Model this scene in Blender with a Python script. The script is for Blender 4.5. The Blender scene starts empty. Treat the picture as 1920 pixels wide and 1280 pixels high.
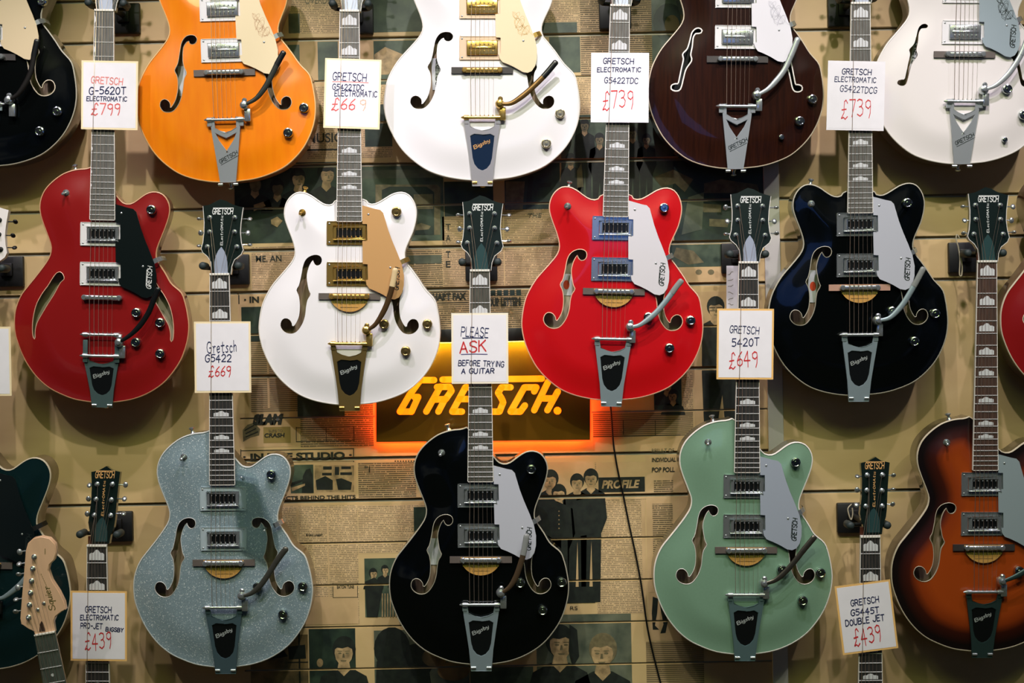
import bpy, bmesh, math, random
from mathutils import Vector, Matrix
from mathutils.geometry import delaunay_2d_cdt

random.seed(7)
sc = bpy.context.scene
COL = sc.collection
R = math.radians

# ------------------------------------------------------------------ camera
W, H = 1920, 1280
FPX = 2667.0
CAMY = -3.30
ROLL = R(1.08)
CR = Vector((math.cos(ROLL), 0, -math.sin(ROLL)))
CU = Vector((math.sin(ROLL), 0, math.cos(ROLL)))
CF = Vector((0, 1, 0))
CAM = Vector((0, CAMY, 0))

cd = bpy.data.cameras.new('camera')
cam = bpy.data.objects.new('camera', cd)
COL.objects.link(cam)
cd.sensor_width = 36.0
cd.lens = 36.0 * FPX / W
cam.matrix_world = Matrix(((CR.x, CU.x, 0, CAM.x), (CR.y, CU.y, -1, CAM.y), (CR.z, CU.z, 0, CAM.z), (0, 0, 0, 1)))
sc.camera = cam
cd.clip_start = 0.05


def ray(px, py):
    return CF + CR * ((px - W / 2) / FPX) - CU * ((py - H / 2) / FPX)


def P(px, py, y=0.0):
    return CAM + ray(px, py) * (y - CAMY)


def XZ(px, py, y=0.0):
    p = P(px, py, y)
    return (p.x, p.z)


# ------------------------------------------------------------------ materials
def lin(c):
    out = []
    for v in c:
        v = v / 255.0
        out.append(v / 12.92 if v <= 0.04045 else ((v + 0.055) / 1.055) ** 2.4)
    return (out[0], out[1], out[2], 1.0)


MATS = {}


def mat(name, rgb, rough=0.5, metal=0.0, coat=0.0, emit=None, estr=0.0, spec=0.5, vary=0.0, vscale=40.0, stretch=None, rgb2=None, bump=0.0):
    if name in MATS:
        return MATS[name]
    m = bpy.data.materials.new(name)
    m.use_nodes = True
    nt = m.node_tree
    b = nt.nodes['Principled BSDF']
    b.inputs['Base Color'].default_value = lin(rgb)
    b.inputs['Roughness'].default_value = rough
    b.inputs['Metallic'].default_value = metal
    b.inputs['Coat Weight'].default_value = coat
    b.inputs['Coat Roughness'].default_value = 0.04
    b.inputs['Specular IOR Level'].default_value = spec
    if emit:
        b.inputs['Emission Color'].default_value = lin(emit)
        b.inputs['Emission Strength'].default_value = estr
    if vary or rgb2:
        tc = nt.nodes.new('ShaderNodeTexCoord')
        mp = nt.nodes.new('ShaderNodeMapping')
        if stretch:
            mp.inputs['Scale'].default_value = stretch
        nz = nt.nodes.new('ShaderNodeTexNoise')
        nz.inputs['Scale'].default_value = vscale
        nz.inputs['Detail'].default_value = 5
        rp = nt.nodes.new('ShaderNodeValToRGB')
        c1 = lin(rgb)
        c2 = lin(rgb2) if rgb2 else tuple([x * (1 - vary) for x in c1[:3]] + [1])
        rp.color_ramp.elements[0].color = c2
        rp.color_ramp.elements[1].color = c1
        rp.color_ramp.elements[0].position = 0.35
        rp.color_ramp.elements[1].position = 0.65
        nt.links.new(tc.outputs['Object'], mp.inputs['Vector'])
        nt.links.new(mp.outputs['Vector'], nz.inputs['Vector'])
        nt.links.new(nz.outputs['Fac'], rp.inputs['Fac'])
        nt.links.new(rp.outputs['Color'], b.inputs['Base Color'])
        if bump:
            bp = nt.nodes.new('ShaderNodeBump')
            bp.inputs['Strength'].default_value = bump
            bp.inputs['Distance'].default_value = 0.001
            nt.links.new(nz.outputs['Fac'], bp.inputs['Height'])
            nt.links.new(bp.outputs['Normal'], b.inputs['Normal'])
    MATS[name] = m
    return m


def sparkle_mat(name, rgb):
    m = mat(name, rgb, 0.36, 0.18, 0.8)
    nt = m.node_tree
    b = nt.nodes['Principled BSDF']
    tc = nt.nodes.new('ShaderNodeTexCoord')
    vo = nt.nodes.new('ShaderNodeTexVoronoi')
    vo.inputs['Scale'].default_value = 760
    nt.links.new(tc.outputs['Object'], vo.inputs['Vector'])
    rp = nt.nodes.new('ShaderNodeValToRGB')
    sep = nt.nodes.new('ShaderNodeSeparateColor')
    nt.links.new(vo.outputs['Color'], sep.inputs['Color'])
    e = rp.color_ramp.elements
    e[0].color = lin(tuple(int(x * 0.88) for x in rgb)); e[0].position = 0.0
    e[1].color = lin(rgb); e[1].position = 0.93
    n = e.new(0.975); n.color = lin((232, 240, 240))
    nt.links.new(sep.outputs['Red'], rp.inputs['Fac'])
    nt.links.new(rp.outputs['Color'], b.inputs['Base Color'])
    return m


def burst_mat(name):
    m = mat(name, (150, 62, 12), 0.3, 0, 0.9)
    nt = m.node_tree
    b = nt.nodes['Principled BSDF']
    at = nt.nodes.new('ShaderNodeAttribute')
    at.attribute_name = 'edge'
    rp = nt.nodes.new('ShaderNodeValToRGB')
    e = rp.color_ramp.elements
    e[0].color = lin((16, 8, 8)); e[0].position = 0.10
    e[1].color = lin((158, 66, 16)); e[1].position = 0.66
    n = e.new(0.30); n.color = lin((60, 20, 10))
    n = e.new(0.44); n.color = lin((138, 54, 14))
    nt.links.new(at.outputs['Fac'], rp.inputs['Fac'])
    nt.links.new(rp.outputs['Color'], b.inputs['Base Color'])
    return m


def print_mat(name, paper, ink, pitch=0.0042, dens=0.5, strength=0.75):
    """newsprint: lines of words on paper, in object space"""
    m = mat(name, paper, 0.62)
    nt = m.node_tree
    b = nt.nodes['Principled BSDF']
    N = nt.nodes.new
    L = nt.links.new
    tc = N('ShaderNodeTexCoord')
    sp = N('ShaderNodeSeparateXYZ')
    L(tc.outputs['Object'], sp.inputs[0])

    def mth(op, a, bb=None):
        n = N('ShaderNodeMath')
        n.operation = op
        for i, v in enumerate((a, bb)):
            if v is None:
                continue
            if isinstance(v, (int, float)):
                n.inputs[i].default_value = v
            else:
                L(v, n.inputs[i])
        return n.outputs[0]
    zz = mth('DIVIDE', sp.outputs['Z'], pitch)
    fr = mth('FRACT', zz)
    fl = mth('FLOOR', zz)
    cb = N('ShaderNodeCombineXYZ')
    L(mth('MULTIPLY', sp.outputs['X'], 330.0), cb.inputs[0])
    L(mth('MULTIPLY', fl, 7.31), cb.inputs[1])
    nz = N('ShaderNodeTexNoise')
    nz.inputs['Scale'].default_value = 1.0
    nz.inputs['Detail'].default_value = 3
    L(cb.outputs[0], nz.inputs['Vector'])
    word = mth('GREATER_THAN', nz.outputs['Fac'], 1.0 - dens - 0.06)
    line = mth('LESS_THAN', fr, 0.55)
    fac = mth('MULTIPLY', mth('MULTIPLY', word, line), strength)
    # paper mottling
    n2 = N('ShaderNodeTexNoise')
    n2.inputs['Scale'].default_value = 14
    n2.inputs['Detail'].default_value = 6
    L(tc.outputs['Object'], n2.inputs['Vector'])
    rp = N('ShaderNodeValToRGB')
    c1 = lin(paper)
    rp.color_ramp.elements[0].color = (c1[0] * .78, c1[1] * .76, c1[2] * .70, 1)
    rp.color_ramp.elements[1].color = c1
    rp.color_ramp.elements[0].position = .35
    rp.color_ramp.elements[1].position = .62
    L(n2.outputs['Fac'], rp.inputs['Fac'])
    mx = N('ShaderNodeMix')
    mx.data_type = 'RGBA'
    L(fac, mx.inputs['Factor'])
    L(rp.outputs['Color'], mx.inputs['A'])
    mx.inputs['B'].default_value = lin(ink)
    L(mx.outputs['Result'], b.inputs['Base Color'])
    return m


CHROME = mat('chrome', (208, 216, 216), 0.2, .85)
NICKEL = mat('satin_metal', (172, 178, 180), 0.38, .7)
GOLDM = mat('gold_plate', (228, 190, 104), 0.22, .85)
ALU = mat('cast_aluminium', (150, 168, 174), 0.42, 0.45)
BLACKP = mat('black_plastic', (12, 15, 16), 0.32, 0, 0.2)
RUBBER = mat('black_rubber', (38, 50, 50), 0.6)
BLACKPAINT = mat('black_powder_coat', (9, 12, 12), 0.5)
WHITEP = mat('white_plastic', (222, 222, 222), 0.35)
NUTM = mat('bone_nut', (226, 224, 214), 0.4)
CREAM = mat('cream_binding', (200, 188, 164), 0.4)
WHITEB = mat('white_binding', (226, 222, 214), 0.35)
PINKB = mat('aged_binding', (222, 178, 150), 0.35)
PEARL = mat('pearl_inlay', (226, 230, 232), 0.25, 0, 0.5, vary=0.35, vscale=260)
FRETM = mat('fret_wire', (222, 224, 222), 0.3, .45)
STRING = mat('wound_string', (196, 176, 158), 0.35, 0.85)
ROSE = mat('rosewood', (104, 104, 98), 0.5, rgb2=(78, 78, 74), vscale=30, stretch=(14, 1, 1))
ROSEB = mat('brown_rosewood', (82, 58, 46), 0.5, rgb2=(58, 42, 36), vscale=30, stretch=(14, 1, 1))
EBONY = mat('ebony', (52, 52, 50), 0.45, rgb2=(34, 34, 34), vscale=30, stretch=(14, 1, 1))
NECKW = mat('stained_neck', (70, 36, 22), 0.3, 0, 0.5)
HEADBLK = mat('black_headstock', (17, 29, 26), 0.22, 0, 0.9)
WOODIN = mat('inner_maple', (168, 150, 120), 0.7, rgb2=(128, 104, 76), vscale=14, stretch=(8, 1, 1))
BASEW = mat('bridge_wood', (92, 84, 78), 0.55)
BASEB = mat('bridge_ebony', (52, 48, 46), 0.5)
STICK = mat('gold_sticker', (206, 158, 84), 0.4, 0.1)
STICKO = mat('olive_sticker_band', (128, 116, 40), 0.45)
INKB = mat('blue_black_ink', (24, 34, 84), 0.6)
INKR = mat('red_ink', (206, 48, 54), 0.6)
INKRF = mat('faded_red_ink', (232, 138, 132), 0.6)
INKRF2 = mat('very_faded_red_ink', (238, 196, 170), 0.6)
LOGOW = mat('white_logo', (225, 228, 226), 0.4)
LOGOG = mat('gold_logo', (222, 172, 110), 0.4)
LOGOB = mat('dark_logo', (34, 44, 44), 0.4)
CARDW = mat('white_card', (232, 231, 236), 0.7, vary=0.04, vscale=30)
CARDC = mat('cream_card', (240, 222, 180), 0.7)
CARDO = mat('orange_card', (232, 186, 112), 0.7)
PGSILVER = mat('silver_pickguard', (196, 200, 210), 0.3, 0.15, 0.4)
PGWHITE = mat('white_pickguard', (228, 228, 234), 0.3, 0.0, 0.4)
PGBLACK = mat('black_pickguard', (8, 18, 18), 0.28, 0, 0.4)
PGGOLD = mat('gold_pickguard', (206, 160, 104), 0.4, 0.25, 0.3)
PGCREAM = mat('cream_pickguard', (232, 216, 178), 0.35, 0.1, 0.4)
PGTAN = mat('pale_gold_pickguard', (214, 196, 158), 0.4, 0.1, 0.3)
PGGREY = mat('blue_grey_pickguard', (150, 166, 172), 0.35, 0.1, 0.4)
CLEARG = mat('smoke_grip', (128, 132, 130), 0.35)


# ------------------------------------------------------------------ mesh helpers
def obj(name, me, mats, parent=None, loc=None, rot=None, scale=None, mtx=None):
    if not isinstance(mats, (list, tuple)):
        mats = [mats]
    o = bpy.data.objects.new(name, me)
    COL.objects.link(o)
    while len(me.materials) < len(mats):
        me.materials.append(None)
    for i, m in enumerate(mats):
        o.material_slots[i].link = 'OBJECT'
        o.material_slots[i].material = m
    if parent:
        o.parent = parent
    if mtx is not None:
        o.matrix_local = mtx
    if loc is not None:
        o.location = loc
    if rot is not None:
        o.rotation_euler = rot
    if scale is not None:
        o.scale = scale
    return o


def finish(bm, name, angle=35, smooth=True, fixn=True):
    if fixn:
        bmesh.ops.recalc_face_normals(bm, faces=bm.faces)
    me = bpy.data.meshes.new(name)
    bm.to_mesh(me)
    bm.free()
    if smooth:
        for p in me.polygons:
            p.use_smooth = True
        me.set_sharp_from_angle(angle=R(angle))
    return me


def thing(name, label, cat, mtx=None, group=None):
    o = bpy.data.objects.new(name, None)
    o.empty_display_size = 0.05
    COL.objects.link(o)
    if mtx is not None:
        o.matrix_world = mtx
    tag(o, label, cat, group)
    return o


def tag(o, label, cat, group=None):
    o['label'] = label
    o['category'] = cat
    if group:
        o['group'] = group


def add_box(bm, c, s, bevel=0.0, segs=2):
    r = bmesh.ops.create_cube(bm, size=1.0)
    for v in r['verts']:
        v.co = Vector((c[0] + v.co.x * s[0], c[1] + v.co.y * s[1], c[2] + v.co.z * s[2]))
    if bevel > 0:
        es = list({e for v in r['verts'] for e in v.link_edges})
        bmesh.ops.bevel(bm, geom=es, offset=bevel, segments=segs, profile=0.5, affect='EDGES')


def frame_dir(d):
    d = d.normalized()
    up = Vector((0, 0, 1)) if abs(d.z) < 0.9 else Vector((1, 0, 0))
    a = d.cross(up).normalized()
    b = a.cross(d).normalized()
    return a, b


def add_tube(bm, pts, rad, seg=8, cap=True, flat=None):
    """tube through pts; rad number or list; flat=(dir, factor) squashes along dir"""
    pts = [Vector(p) for p in pts]
    n = len(pts)
    rads = rad if isinstance(rad, (list, tuple)) else [rad] * n
    rings = []
    pa = None
    for i, p in enumerate(pts):
        if i == 0:
            d = pts[1] - p
        elif i == n - 1:
            d = p - pts[i - 1]
        else:
            d = (pts[i + 1] - p).normalized() + (p - pts[i - 1]).normalized()
        a, b = frame_dir(d)
        if pa is not None:
            a2 = pa - d.normalized() * pa.dot(d.normalized())
            if a2.length > 1e-6:
                a = a2.normalized()
                b = a.cross(d.normalized()).normalized()
        pa = a
        ring = []
        for k in range(seg):
            t = 2 * math.pi * k / seg
            off = a * math.cos(t) * rads[i] + b * math.sin(t) * rads[i]
            if flat:
                dd = Vector(flat[0])
                off = off - dd * off.dot(dd) * (1 - flat[1])
            ring.append(bm.verts.new(p + off))
        rings.append(ring)
    for i in range(n - 1):
        for k in range(seg):
            bm.faces.new((rings[i][k], rings[i][(k + 1) % seg], rings[i + 1][(k + 1) % seg], rings[i + 1][k]))
    if cap:
        bm.faces.new(list(reversed(rings[0])))
        bm.faces.new(rings[-1])


def add_lathe(bm, prof, c=(0, 0, 0), seg=16):
    """profile of (r, z) turned about local z at c"""
    rings = []
    for r, z in prof:
        if r < 1e-6:
            rings.append([bm.verts.new((c[0], c[1], c[2] + z))])
        else:
            rings.append([bm.verts.new((c[0] + r * math.cos(2 * math.pi * k / seg), c[1] + r * math.sin(2 * math.pi * k / seg), c[2] + z)) for k in range(seg)])
    for a, b in zip(rings, rings[1:]):
        for k in range(seg):
            k2 = (k + 1) % seg
            if len(a) == 1 and len(b) > 1:
                bm.faces.new((a[0], b[k2], b[k]))
            elif len(b) == 1 and len(a) > 1:
                bm.faces.new((a[k], a[k2], b[0]))
            elif len(a) > 1:
                bm.faces.new((a[k], a[k2], b[k2], b[k]))


def smooth_closed(pts, n):
    """Catmull-Rom through closed pts then even resample to n points"""
    m = len(pts)
    dense = []
    for i in range(m):
        p0, p1, p2, p3 = [Vector(pts[(i + k) % m]) for k in (-1, 0, 1, 2)]
        for s in range(8):
            t = s / 8
            dense.append(0.5 * ((2 * p1) + (p2 - p0) * t + (2 * p0 - 5 * p1 + 4 * p2 - p3) * t * t + (3 * p1 - p0 - 3 * p2 + p3) * t ** 3))
    return resample(dense, n)


def resample(dense, n):
    m = len(dense)
    L = [0]
    for i in range(m):
        L.append(L[-1] + (dense[(i + 1) % m] - dense[i]).length)
    tot = L[-1]
    out = []
    j = 0
    for k in range(n):
        t = tot * k / n
        while L[j + 1] < t:
            j += 1
        f = (t - L[j]) / max(1e-12, L[j + 1] - L[j])
        out.append(dense[j].lerp(dense[(j + 1) % m], f))
    return out


def smooth_open(pts, per=5):
    out = []
    P_ = [Vector(p) for p in pts]
    m = len(P_)
    for i in range(m - 1):
        p0 = P_[max(0, i - 1)]; p1 = P_[i]; p2 = P_[i + 1]; p3 = P_[min(m - 1, i + 2)]
        for s in range(per):
            t = s / per
            out.append(0.5 * ((2 * p1) + (p2 - p0) * t + (2 * p0 - 5 * p1 + 4 * p2 - p3) * t * t + (3 * p1 - p0 - 3 * p2 + p3) * t ** 3))
    out.append(P_[-1])
    return out


def inside(p, poly):
    x, y = p[0], p[1]
    c = False
    n = len(poly)
    j = n - 1
    for i in range(n):
        xi, yi = poly[i][0], poly[i][1]
        xj, yj = poly[j][0], poly[j][1]
        if (yi > y) != (yj > y) and x < (xj - xi) * (y - yi) / (yj - yi) + xi:
            c = not c
        j = i
    return c


def dist_poly(p, poly):
    best = 1e9
    px, py = p[0], p[1]
    n = len(poly)
    for i in range(n):
        ax, ay = poly[i][0], poly[i][1]
        bx, by = poly[(i + 1) % n][0], poly[(i + 1) % n][1]
        dx, dy = bx - ax, by - ay
        l2 = dx * dx + dy * dy
        t = 0 if l2 == 0 else max(0, min(1, ((px - ax) * dx + (py - ay) * dy) / l2))
        d = (px - ax - t * dx) ** 2 + (py - ay - t * dy) ** 2
        if d < best:
            best = d
    return math.sqrt(best)


def offset_poly(poly, d):
    n = len(poly)
    area = sum(poly[i][0] * poly[(i + 1) % n][1] - poly[(i + 1) % n][0] * poly[i][1] for i in range(n))
    sgn = 1 if area > 0 else -1
    out = []
    for i in range(n):
        a = Vector(poly[i - 1][:2]); b = Vector(poly[i][:2]); c = Vector(poly[(i + 1) % n][:2])
        t = ((b - a).normalized() + (c - b).normalized())
        if t.length < 1e-6:
            t = c - b
        t.normalize()
        out.append(b + Vector((t.y, -t.x)) * d * sgn)
    return out


def cdt(outer, holes, pts):
    co = [Vector(p[:2]) for p in outer]
    ed = [(i, (i + 1) % len(outer)) for i in range(len(outer))]
    for h in holes:
        s = len(co)
        co += [Vector(p[:2]) for p in h]
        ed += [(s + i, s + (i + 1) % len(h)) for i in range(len(h))]
    co += [Vector(p[:2]) for p in pts]
    V, E, F, _, _, _ = delaunay_2d_cdt(co, ed, [], 0, 1e-7)
    tris = []
    for f in F:
        c = sum((V[i] for i in f), Vector((0, 0))) / len(f)
        if inside(c, outer) and not any(inside(c, h) for h in holes):
            tris.append(f)
    return V, tris


def add_plate(bm, outer, holes, z0, z1, mi=0):
    """flat plate with holes, z0 back, z1 front"""
    V, T = cdt(outer, holes, [])
    top = [bm.verts.new((v.x, v.y, z1)) for v in V]
    bot = [bm.verts.new((v.x, v.y, z0)) for v in V]
    for f in T:
        a = bm.faces.new([top[i] for i in f]); a.material_index = mi
        a = bm.faces.new([bot[i] for i in reversed(f)]); a.material_index = mi
    cnt = {}
    for f in T:
        for i in range(len(f)):
            a, b = f[i], f[(i + 1) % len(f)]
            k = (min(a, b), max(a, b))
            cnt[k] = cnt.get(k, 0) + 1
    for (a, b), c in cnt.items():
        if c == 1:
            q = bm.faces.new((top[a], top[b], bot[b], bot[a])); q.material_index = mi
    loose = [v for v in top + bot if not v.link_faces]
    bmesh.ops.delete(bm, geom=loose, context='VERTS')


# ------------------------------------------------------------------ stroke lettering
GL = {
    'A': "0,0 4,10 8,0;1.4,3.6 6.6,3.6", 'B': "0,0 0,10 5,10 7,8.5 7,6.6 5,5.2 0,5.2;5,5.2 8,3.8 8,1.5 5.5,0 0,0",
    'C': "8,8.4 6,10 3,10 .7,8 0,5 .7,2 3,0 6,0 8,1.6", 'D': "0,0 0,10 4,10 7.5,7.6 7.5,2.4 4,0 0,0",
    'E': "7,10 0,10 0,0 7,0;0,5.2 5.6,5.2", 'F': "7,10 0,10 0,0;0,5.2 5.6,5.2",
    'G': "8,8.4 6,10 3,10 .7,8 0,5 .7,2 3,0 6,0 8,2 8,4.6 4.8,4.6", 'H': "0,0 0,10;8,0 8,10;0,5 8,5",
    'I': "3,0 3,10", 'J': "7,10 7,2.5 5,0 2,0 0,2", 'K': "0,0 0,10;7,10 0,4.6;2.4,6.2 7.5,0", 'L': "0,10 0,0 6.5,0",
    'M': "0,0 1,10 4.5,3 8,10 9,0", 'N': "0,0 0,10 7.5,0 7.5,10", 'O': "4,0 1,1.6 0,5 1,8.4 4,10 7,8.4 8,5 7,1.6 4,0",
    'P': "0,0 0,10 5.5,10 7.5,8.4 7.5,6.4 5.5,4.8 0,4.8", 'R': "0,0 0,10 5.5,10 7.5,8.4 7.5,6.6 5.5,5 0,5;4,5 8,0",
    'S': "7.5,8.6 5.5,10 2.5,10 .5,8.4 .8,6.4 3,5.3 5.5,4.6 7.5,3.4 7.5,1.6 5.5,0 2.2,0 0,1.6", 'T': "0,10 8,10;4,10 4,0",
    'U': "0,10 0,2.5 2,0 5.5,0 7.5,2.5 7.5,10", 'X': "0,0 7.5,10;0,10 7.5,0", 'Y': "0,10 3.8,5 7.6,10;3.8,5 3.8,0",
    'V': "0,10 4,0 8,10", 'W': "0,10 2,0 4.5,7 7,0 9,10",
    '0': "4,0 1,1.6 0,5 1,8.4 4,10 6.5,8.4 7.5,5 6.5,1.6 4,0", '2': "0,8 2,10 5,10 7,8 6.4,5.6 0,0 7.5,0",
    '3': "0,9 2.5,10 6,9.4 6.8,7.4 5,5.6 2.5,5.2;5,5.6 7.4,3.6 6.6,1 3.5,-.4 0,.8", '4': "5,-1 5,10 0,3.4 8,3.4",
    '5': "7,10 1,10 .6,5.8 4,6.4 7,4.6 7,1.8 4.4,0 .4,.6", '6': "6.5,10 2.6,7 .4,3.6 1,1 4,0 6.8,1.4 6.8,4 4,5.2 1,3.8",
    '7': "0,10 7.5,10 3,-.5", '9': "6.8,6.4 4,4.8 .8,6 .6,8.6 3.4,10 6.4,9.2 6.8,6.4 6.4,2 5,-1", '1': "2,8 4,10 4,0",
    '£': "8,8.6 6,10.6 4,9.6 3.6,6.4 3.4,2.8 0,-.6 3,0 5,-1.2 8,.4;.6,4.6 6.4,5", '-': "1,4.6 6,4.6", '.': "2,0 2.2,.2",
    'r': "0,6 1.6,5 1.6,0;1.6,4 3.2,6 5,5.6", 'e': "0,3 5,3.6 4.6,5.6 2.6,6.2 .6,4.6 .4,2 2,0 5,1", 't': "3,10 2.4,2 3.6,0 5.4,.8;0,6.6 6,7",
    's': "4.6,5.6 2.4,6.2 .8,4.8 4,2.4 3.6,.6 1.6,0 0,.6", 'c': "4.8,5 3,6.2 1,5 .3,2.8 1.4,.4 3.4,0 5,1", 'h': "0,10 .4,0;.4,4 2.6,6 4.4,5 4.6,0",
    'i': "1,6 1,0;1,8.6 1.1,8.8", 'g': "5,5 3,6.2 .6,4.6 .4,1.6 2.4,.4 5,2 5,6;5,2 4.6,-2.4 2,-3.4 0,-2.2", 'b': "0,10 .4,0 3,0 5,2 4.6,5 2.4,6 .4,4.4",
    'y': "0,6 1.4,1 3.6,1 5,6;5,6 3.8,-1.6 1.6,-3.4 0,-2.6", 'q': "5,5 3,6.2 .6,4.6 .4,1.6 2.4,.4 5,2 5,6;5,5 5,-4", 'u': "0,6 .6,1 2.6,0 4.6,2 5,6;5,6 5,0",
    "'": "1,10 .6,7.6", ' ': "",
}


def glyph_strokes(ch):
    s = GL.get(ch, GL.get(ch.upper(), ''))
    return [[tuple(float(v) for v in p.split(',')) for p in st.split()] for st in s.split(';') if st.strip()]


def text_strokes(txt, height, gap=3.0, shear=0.0, jitter=0.0, wide=1.0, low=0.72):
    """list of polylines (x, y) starting at x=0, baseline 0; returns strokes and total width"""
    k = height / 10.0
    x = 0.0
    out = []
    rnd = random.Random(hash(txt) % 1000 if False else sum(map(ord, txt)))
    for ch in txt:
        st = glyph_strokes(ch)
        mx = max([p[0] for s in st for p in s], default=4.0)
        dy = rnd.uniform(-jitter, jitter)
        dr = rnd.uniform(-jitter, jitter) * 0.06
        for s in st:
            out.append([((x + (p[0] * wide) + (p[1] * (shear + dr))) * k, (p[1] + dy) * k) for p in s])
        x += mx * wide + gap
    return out, (x - gap) * k


def add_strokes(bm, strokes, width, tf, mi=0, round_n=8):
    """flat pen strokes; tf maps (x, y) to a point"""
    hw = width / 2
    for s in strokes:
        pts = [Vector((p[0], p[1])) for p in s]
        for a, b in zip(pts, pts[1:]):
            d = b - a
            if d.length < 1e-9:
                continue
            d.normalize()
            n = Vector((-d.y, d.x)) * hw
            f = bm.faces.new([bm.verts.new(tf(q)) for q in (a + n, a - n, b - n, b + n)])
            f.material_index = mi
        for p in pts:
            f = bm.faces.new([bm.verts.new(tf(p + Vector((math.cos(t), math.sin(t))) * hw)) for t in [2 * math.pi * i / round_n for i in range(round_n)]])
            f.material_index = mi


def line_tf(o, ex, ey):
    o = Vector(o); ex = Vector(ex); ey = Vector(ey)
    return lambda p: o + ex * p[0] + ey * p[1]


# ------------------------------------------------------------------ guitar frames
UK = 0.00119                                    # metres per photo pixel at the guitars
LREF = 735.2 * UK


class G:
    """where one guitar hangs: O tail, N nut, both photo pixels; y depths"""
    def __init__(s, O, N, yO=-0.118, yN=-0.150):
        s.O3 = P(O[0], O[1], yO)
        s.N3 = P(N[0], N[1], yN)
        v = (s.N3 - s.O3)
        s.L = v.length
        v.normalize()
        w = Vector((0, -1, 0))
        w = (w - v * w.dot(v)).normalized()
        u = v.cross(w)
        s.u, s.v, s.w = u, v, w
        s.s = s.L / LREF
        s.M = Matrix(((u.x, v.x, w.x, s.O3.x), (u.y, v.y, w.y, s.O3.y), (u.z, v.z, w.z, s.O3.z), (0, 0, 0, 1)))
        s.Mi = s.M.inverted()

    def hit(s, px, py, w=0.0):
        d = ray(px, py)
        p0 = s.O3 + s.w * w
        t = (p0 - CAM).dot(s.w) / d.dot(s.w)
        return CAM + d * t

    def loc(s, px, py, w=0.0):
        q = s.Mi @ s.hit(px, py, w)
        return Vector((q.x / s.s, q.y / s.s))


def zc(ox, oy, k):
    return lambda x, y: (ox + x / k, oy + y / k)


gM3 = G((1146, 750), (1161.5, 15))
gB3 = G((1396, 1226), (1401, 494))
gB1 = G((424, 1250), (414.5, 516))
gT3 = G((904.6, 337.5), (904, -400))
gT4 = G((1378.5, 316), (1388, -418))
gM1 = G((193, 754), (199.5, 24))
gL1 = G((190, 1757), (186, 1022))
r1 = zc(970, 340, 5.3333); r2 = zc(970, 540, 5.3333)
r3 = zc(1210, 770, 5.3333); r4 = zc(1210, 1000, 5.3333)
q7 = zc(20, 300, 5.3333); q8 = zc(20, 530, 5.3333)
t3 = zc(710, 0, 3.5564); t4 = zc(1200, 0, 3.7639)
hb1_ = zc(340, 360, 5.3333)


def hb1(x, y):
    return hb1_(x - 6 - (822 - y) * .05, y)


hl1 = zc(120, 860, 5.3333)

DC_RAW = [r1(*p) for p in [(858, 130), (820, 165), (775, 183), (720, 172), (660, 135), (600, 90), (540, 60), (485, 50), (430, 62), (375, 105), (335, 170), (318, 250), (325, 320), (350, 400), (390, 510), (415, 600), (418, 670), (395, 730), (350, 790), (280, 870), (200, 960), (140, 1050), (90, 1150), (60, 1260)]] + \
    [r2(*p) for p in [(42, 340), (52, 450), (80, 560), (130, 680), (200, 800), (300, 910), (430, 1010), (570, 1070), (720, 1105), (830, 1118), (937, 1122), (1050, 1115), (1200, 1100), (1350, 1062), (1500, 1000), (1620, 910), (1720, 800), (1790, 680), (1835, 560), (1855, 440), (1855, 330), (1840, 200), (1810, 80)]] + \
    [r1(*p) for p in [(1720, 1040), (1650, 930), (1580, 830), (1535, 770), (1518, 700), (1530, 630), (1570, 540), (1610, 450), (1640, 330), (1643, 240), (1620, 160), (1580, 100), (1530, 70), (1470, 65), (1400, 85), (1330, 125), (1260, 165), (1205, 180), (1150, 165), (1118, 130)]]
SC_RAW = [r3(*p) for p in [(900, 95), (820, 95), (740, 100), (660, 118), (580, 150), (500, 205), (430, 270), (385, 330), (355, 400), (342, 480), (350, 560), (370, 630), (400, 710), (435, 800), (458, 870), (460, 920), (445, 980), (410, 1040), (360, 1110), (290, 1200), (225, 1280)]] + \
    [r4(*p) for p in [(165, 130), (120, 220), (92, 320), (85, 430), (95, 540), (125, 640), (175, 760), (240, 870), (330, 980), (440, 1070), (560, 1130), (700, 1180), (850, 1203), (980, 1210), (1100, 1203), (1250, 1180), (1380, 1140), (1500, 1080), (1610, 1000), (1700, 900), (1780, 780), (1830, 660), (1860, 540), (1870, 420), (1855, 300), (1830, 190), (1790, 90)]] + \
    [r3(*p) for p in [(1690, 1230), (1630, 1130), (1570, 1040), (1540, 990), (1535, 930), (1550, 860), (1590, 760), (1630, 660), (1660, 570), (1672, 490), (1660, 420), (1620, 355), (1570, 322), (1510, 312), (1450, 325), (1390, 360), (1330, 405), (1280, 435), (1230, 440), (1180, 420), (1150, 385)]]
OUT = {
    'DC': smooth_closed([gM3.loc(*p) for p in DC_RAW], 190),
    'SC': smooth_closed([gB3.loc(*p) for p in SC_RAW], 190),
}
HOLES = {}
_f1 = [r1(*p) for p in [(600, 735), (612, 768), (642, 790), (676, 776), (692, 738), (680, 700), (645, 683), (600, 684), (552, 705), (516, 745), (496, 800), (485, 860), (470, 930), (455, 985), (430, 1030), (450, 1080), (460, 1130), (463, 1200)]] + \
    [r2(*p) for p in [(455, 210), (440, 258), (412, 308), (385, 330), (377, 290), (352, 257), (315, 244), (280, 262), (263, 308), (275, 350), (310, 385), (360, 400), (410, 390), (450, 355), (490, 290), (515, 210), (525, 130), (540, 65), (572, 10)]] + \
    [r1(*p) for p in [(555, 1035), (545, 980), (536, 900), (546, 840), (568, 780)]]
HOLES['f1'] = smooth_closed([gM3.loc(*p) for p in _f1], 96)
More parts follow.
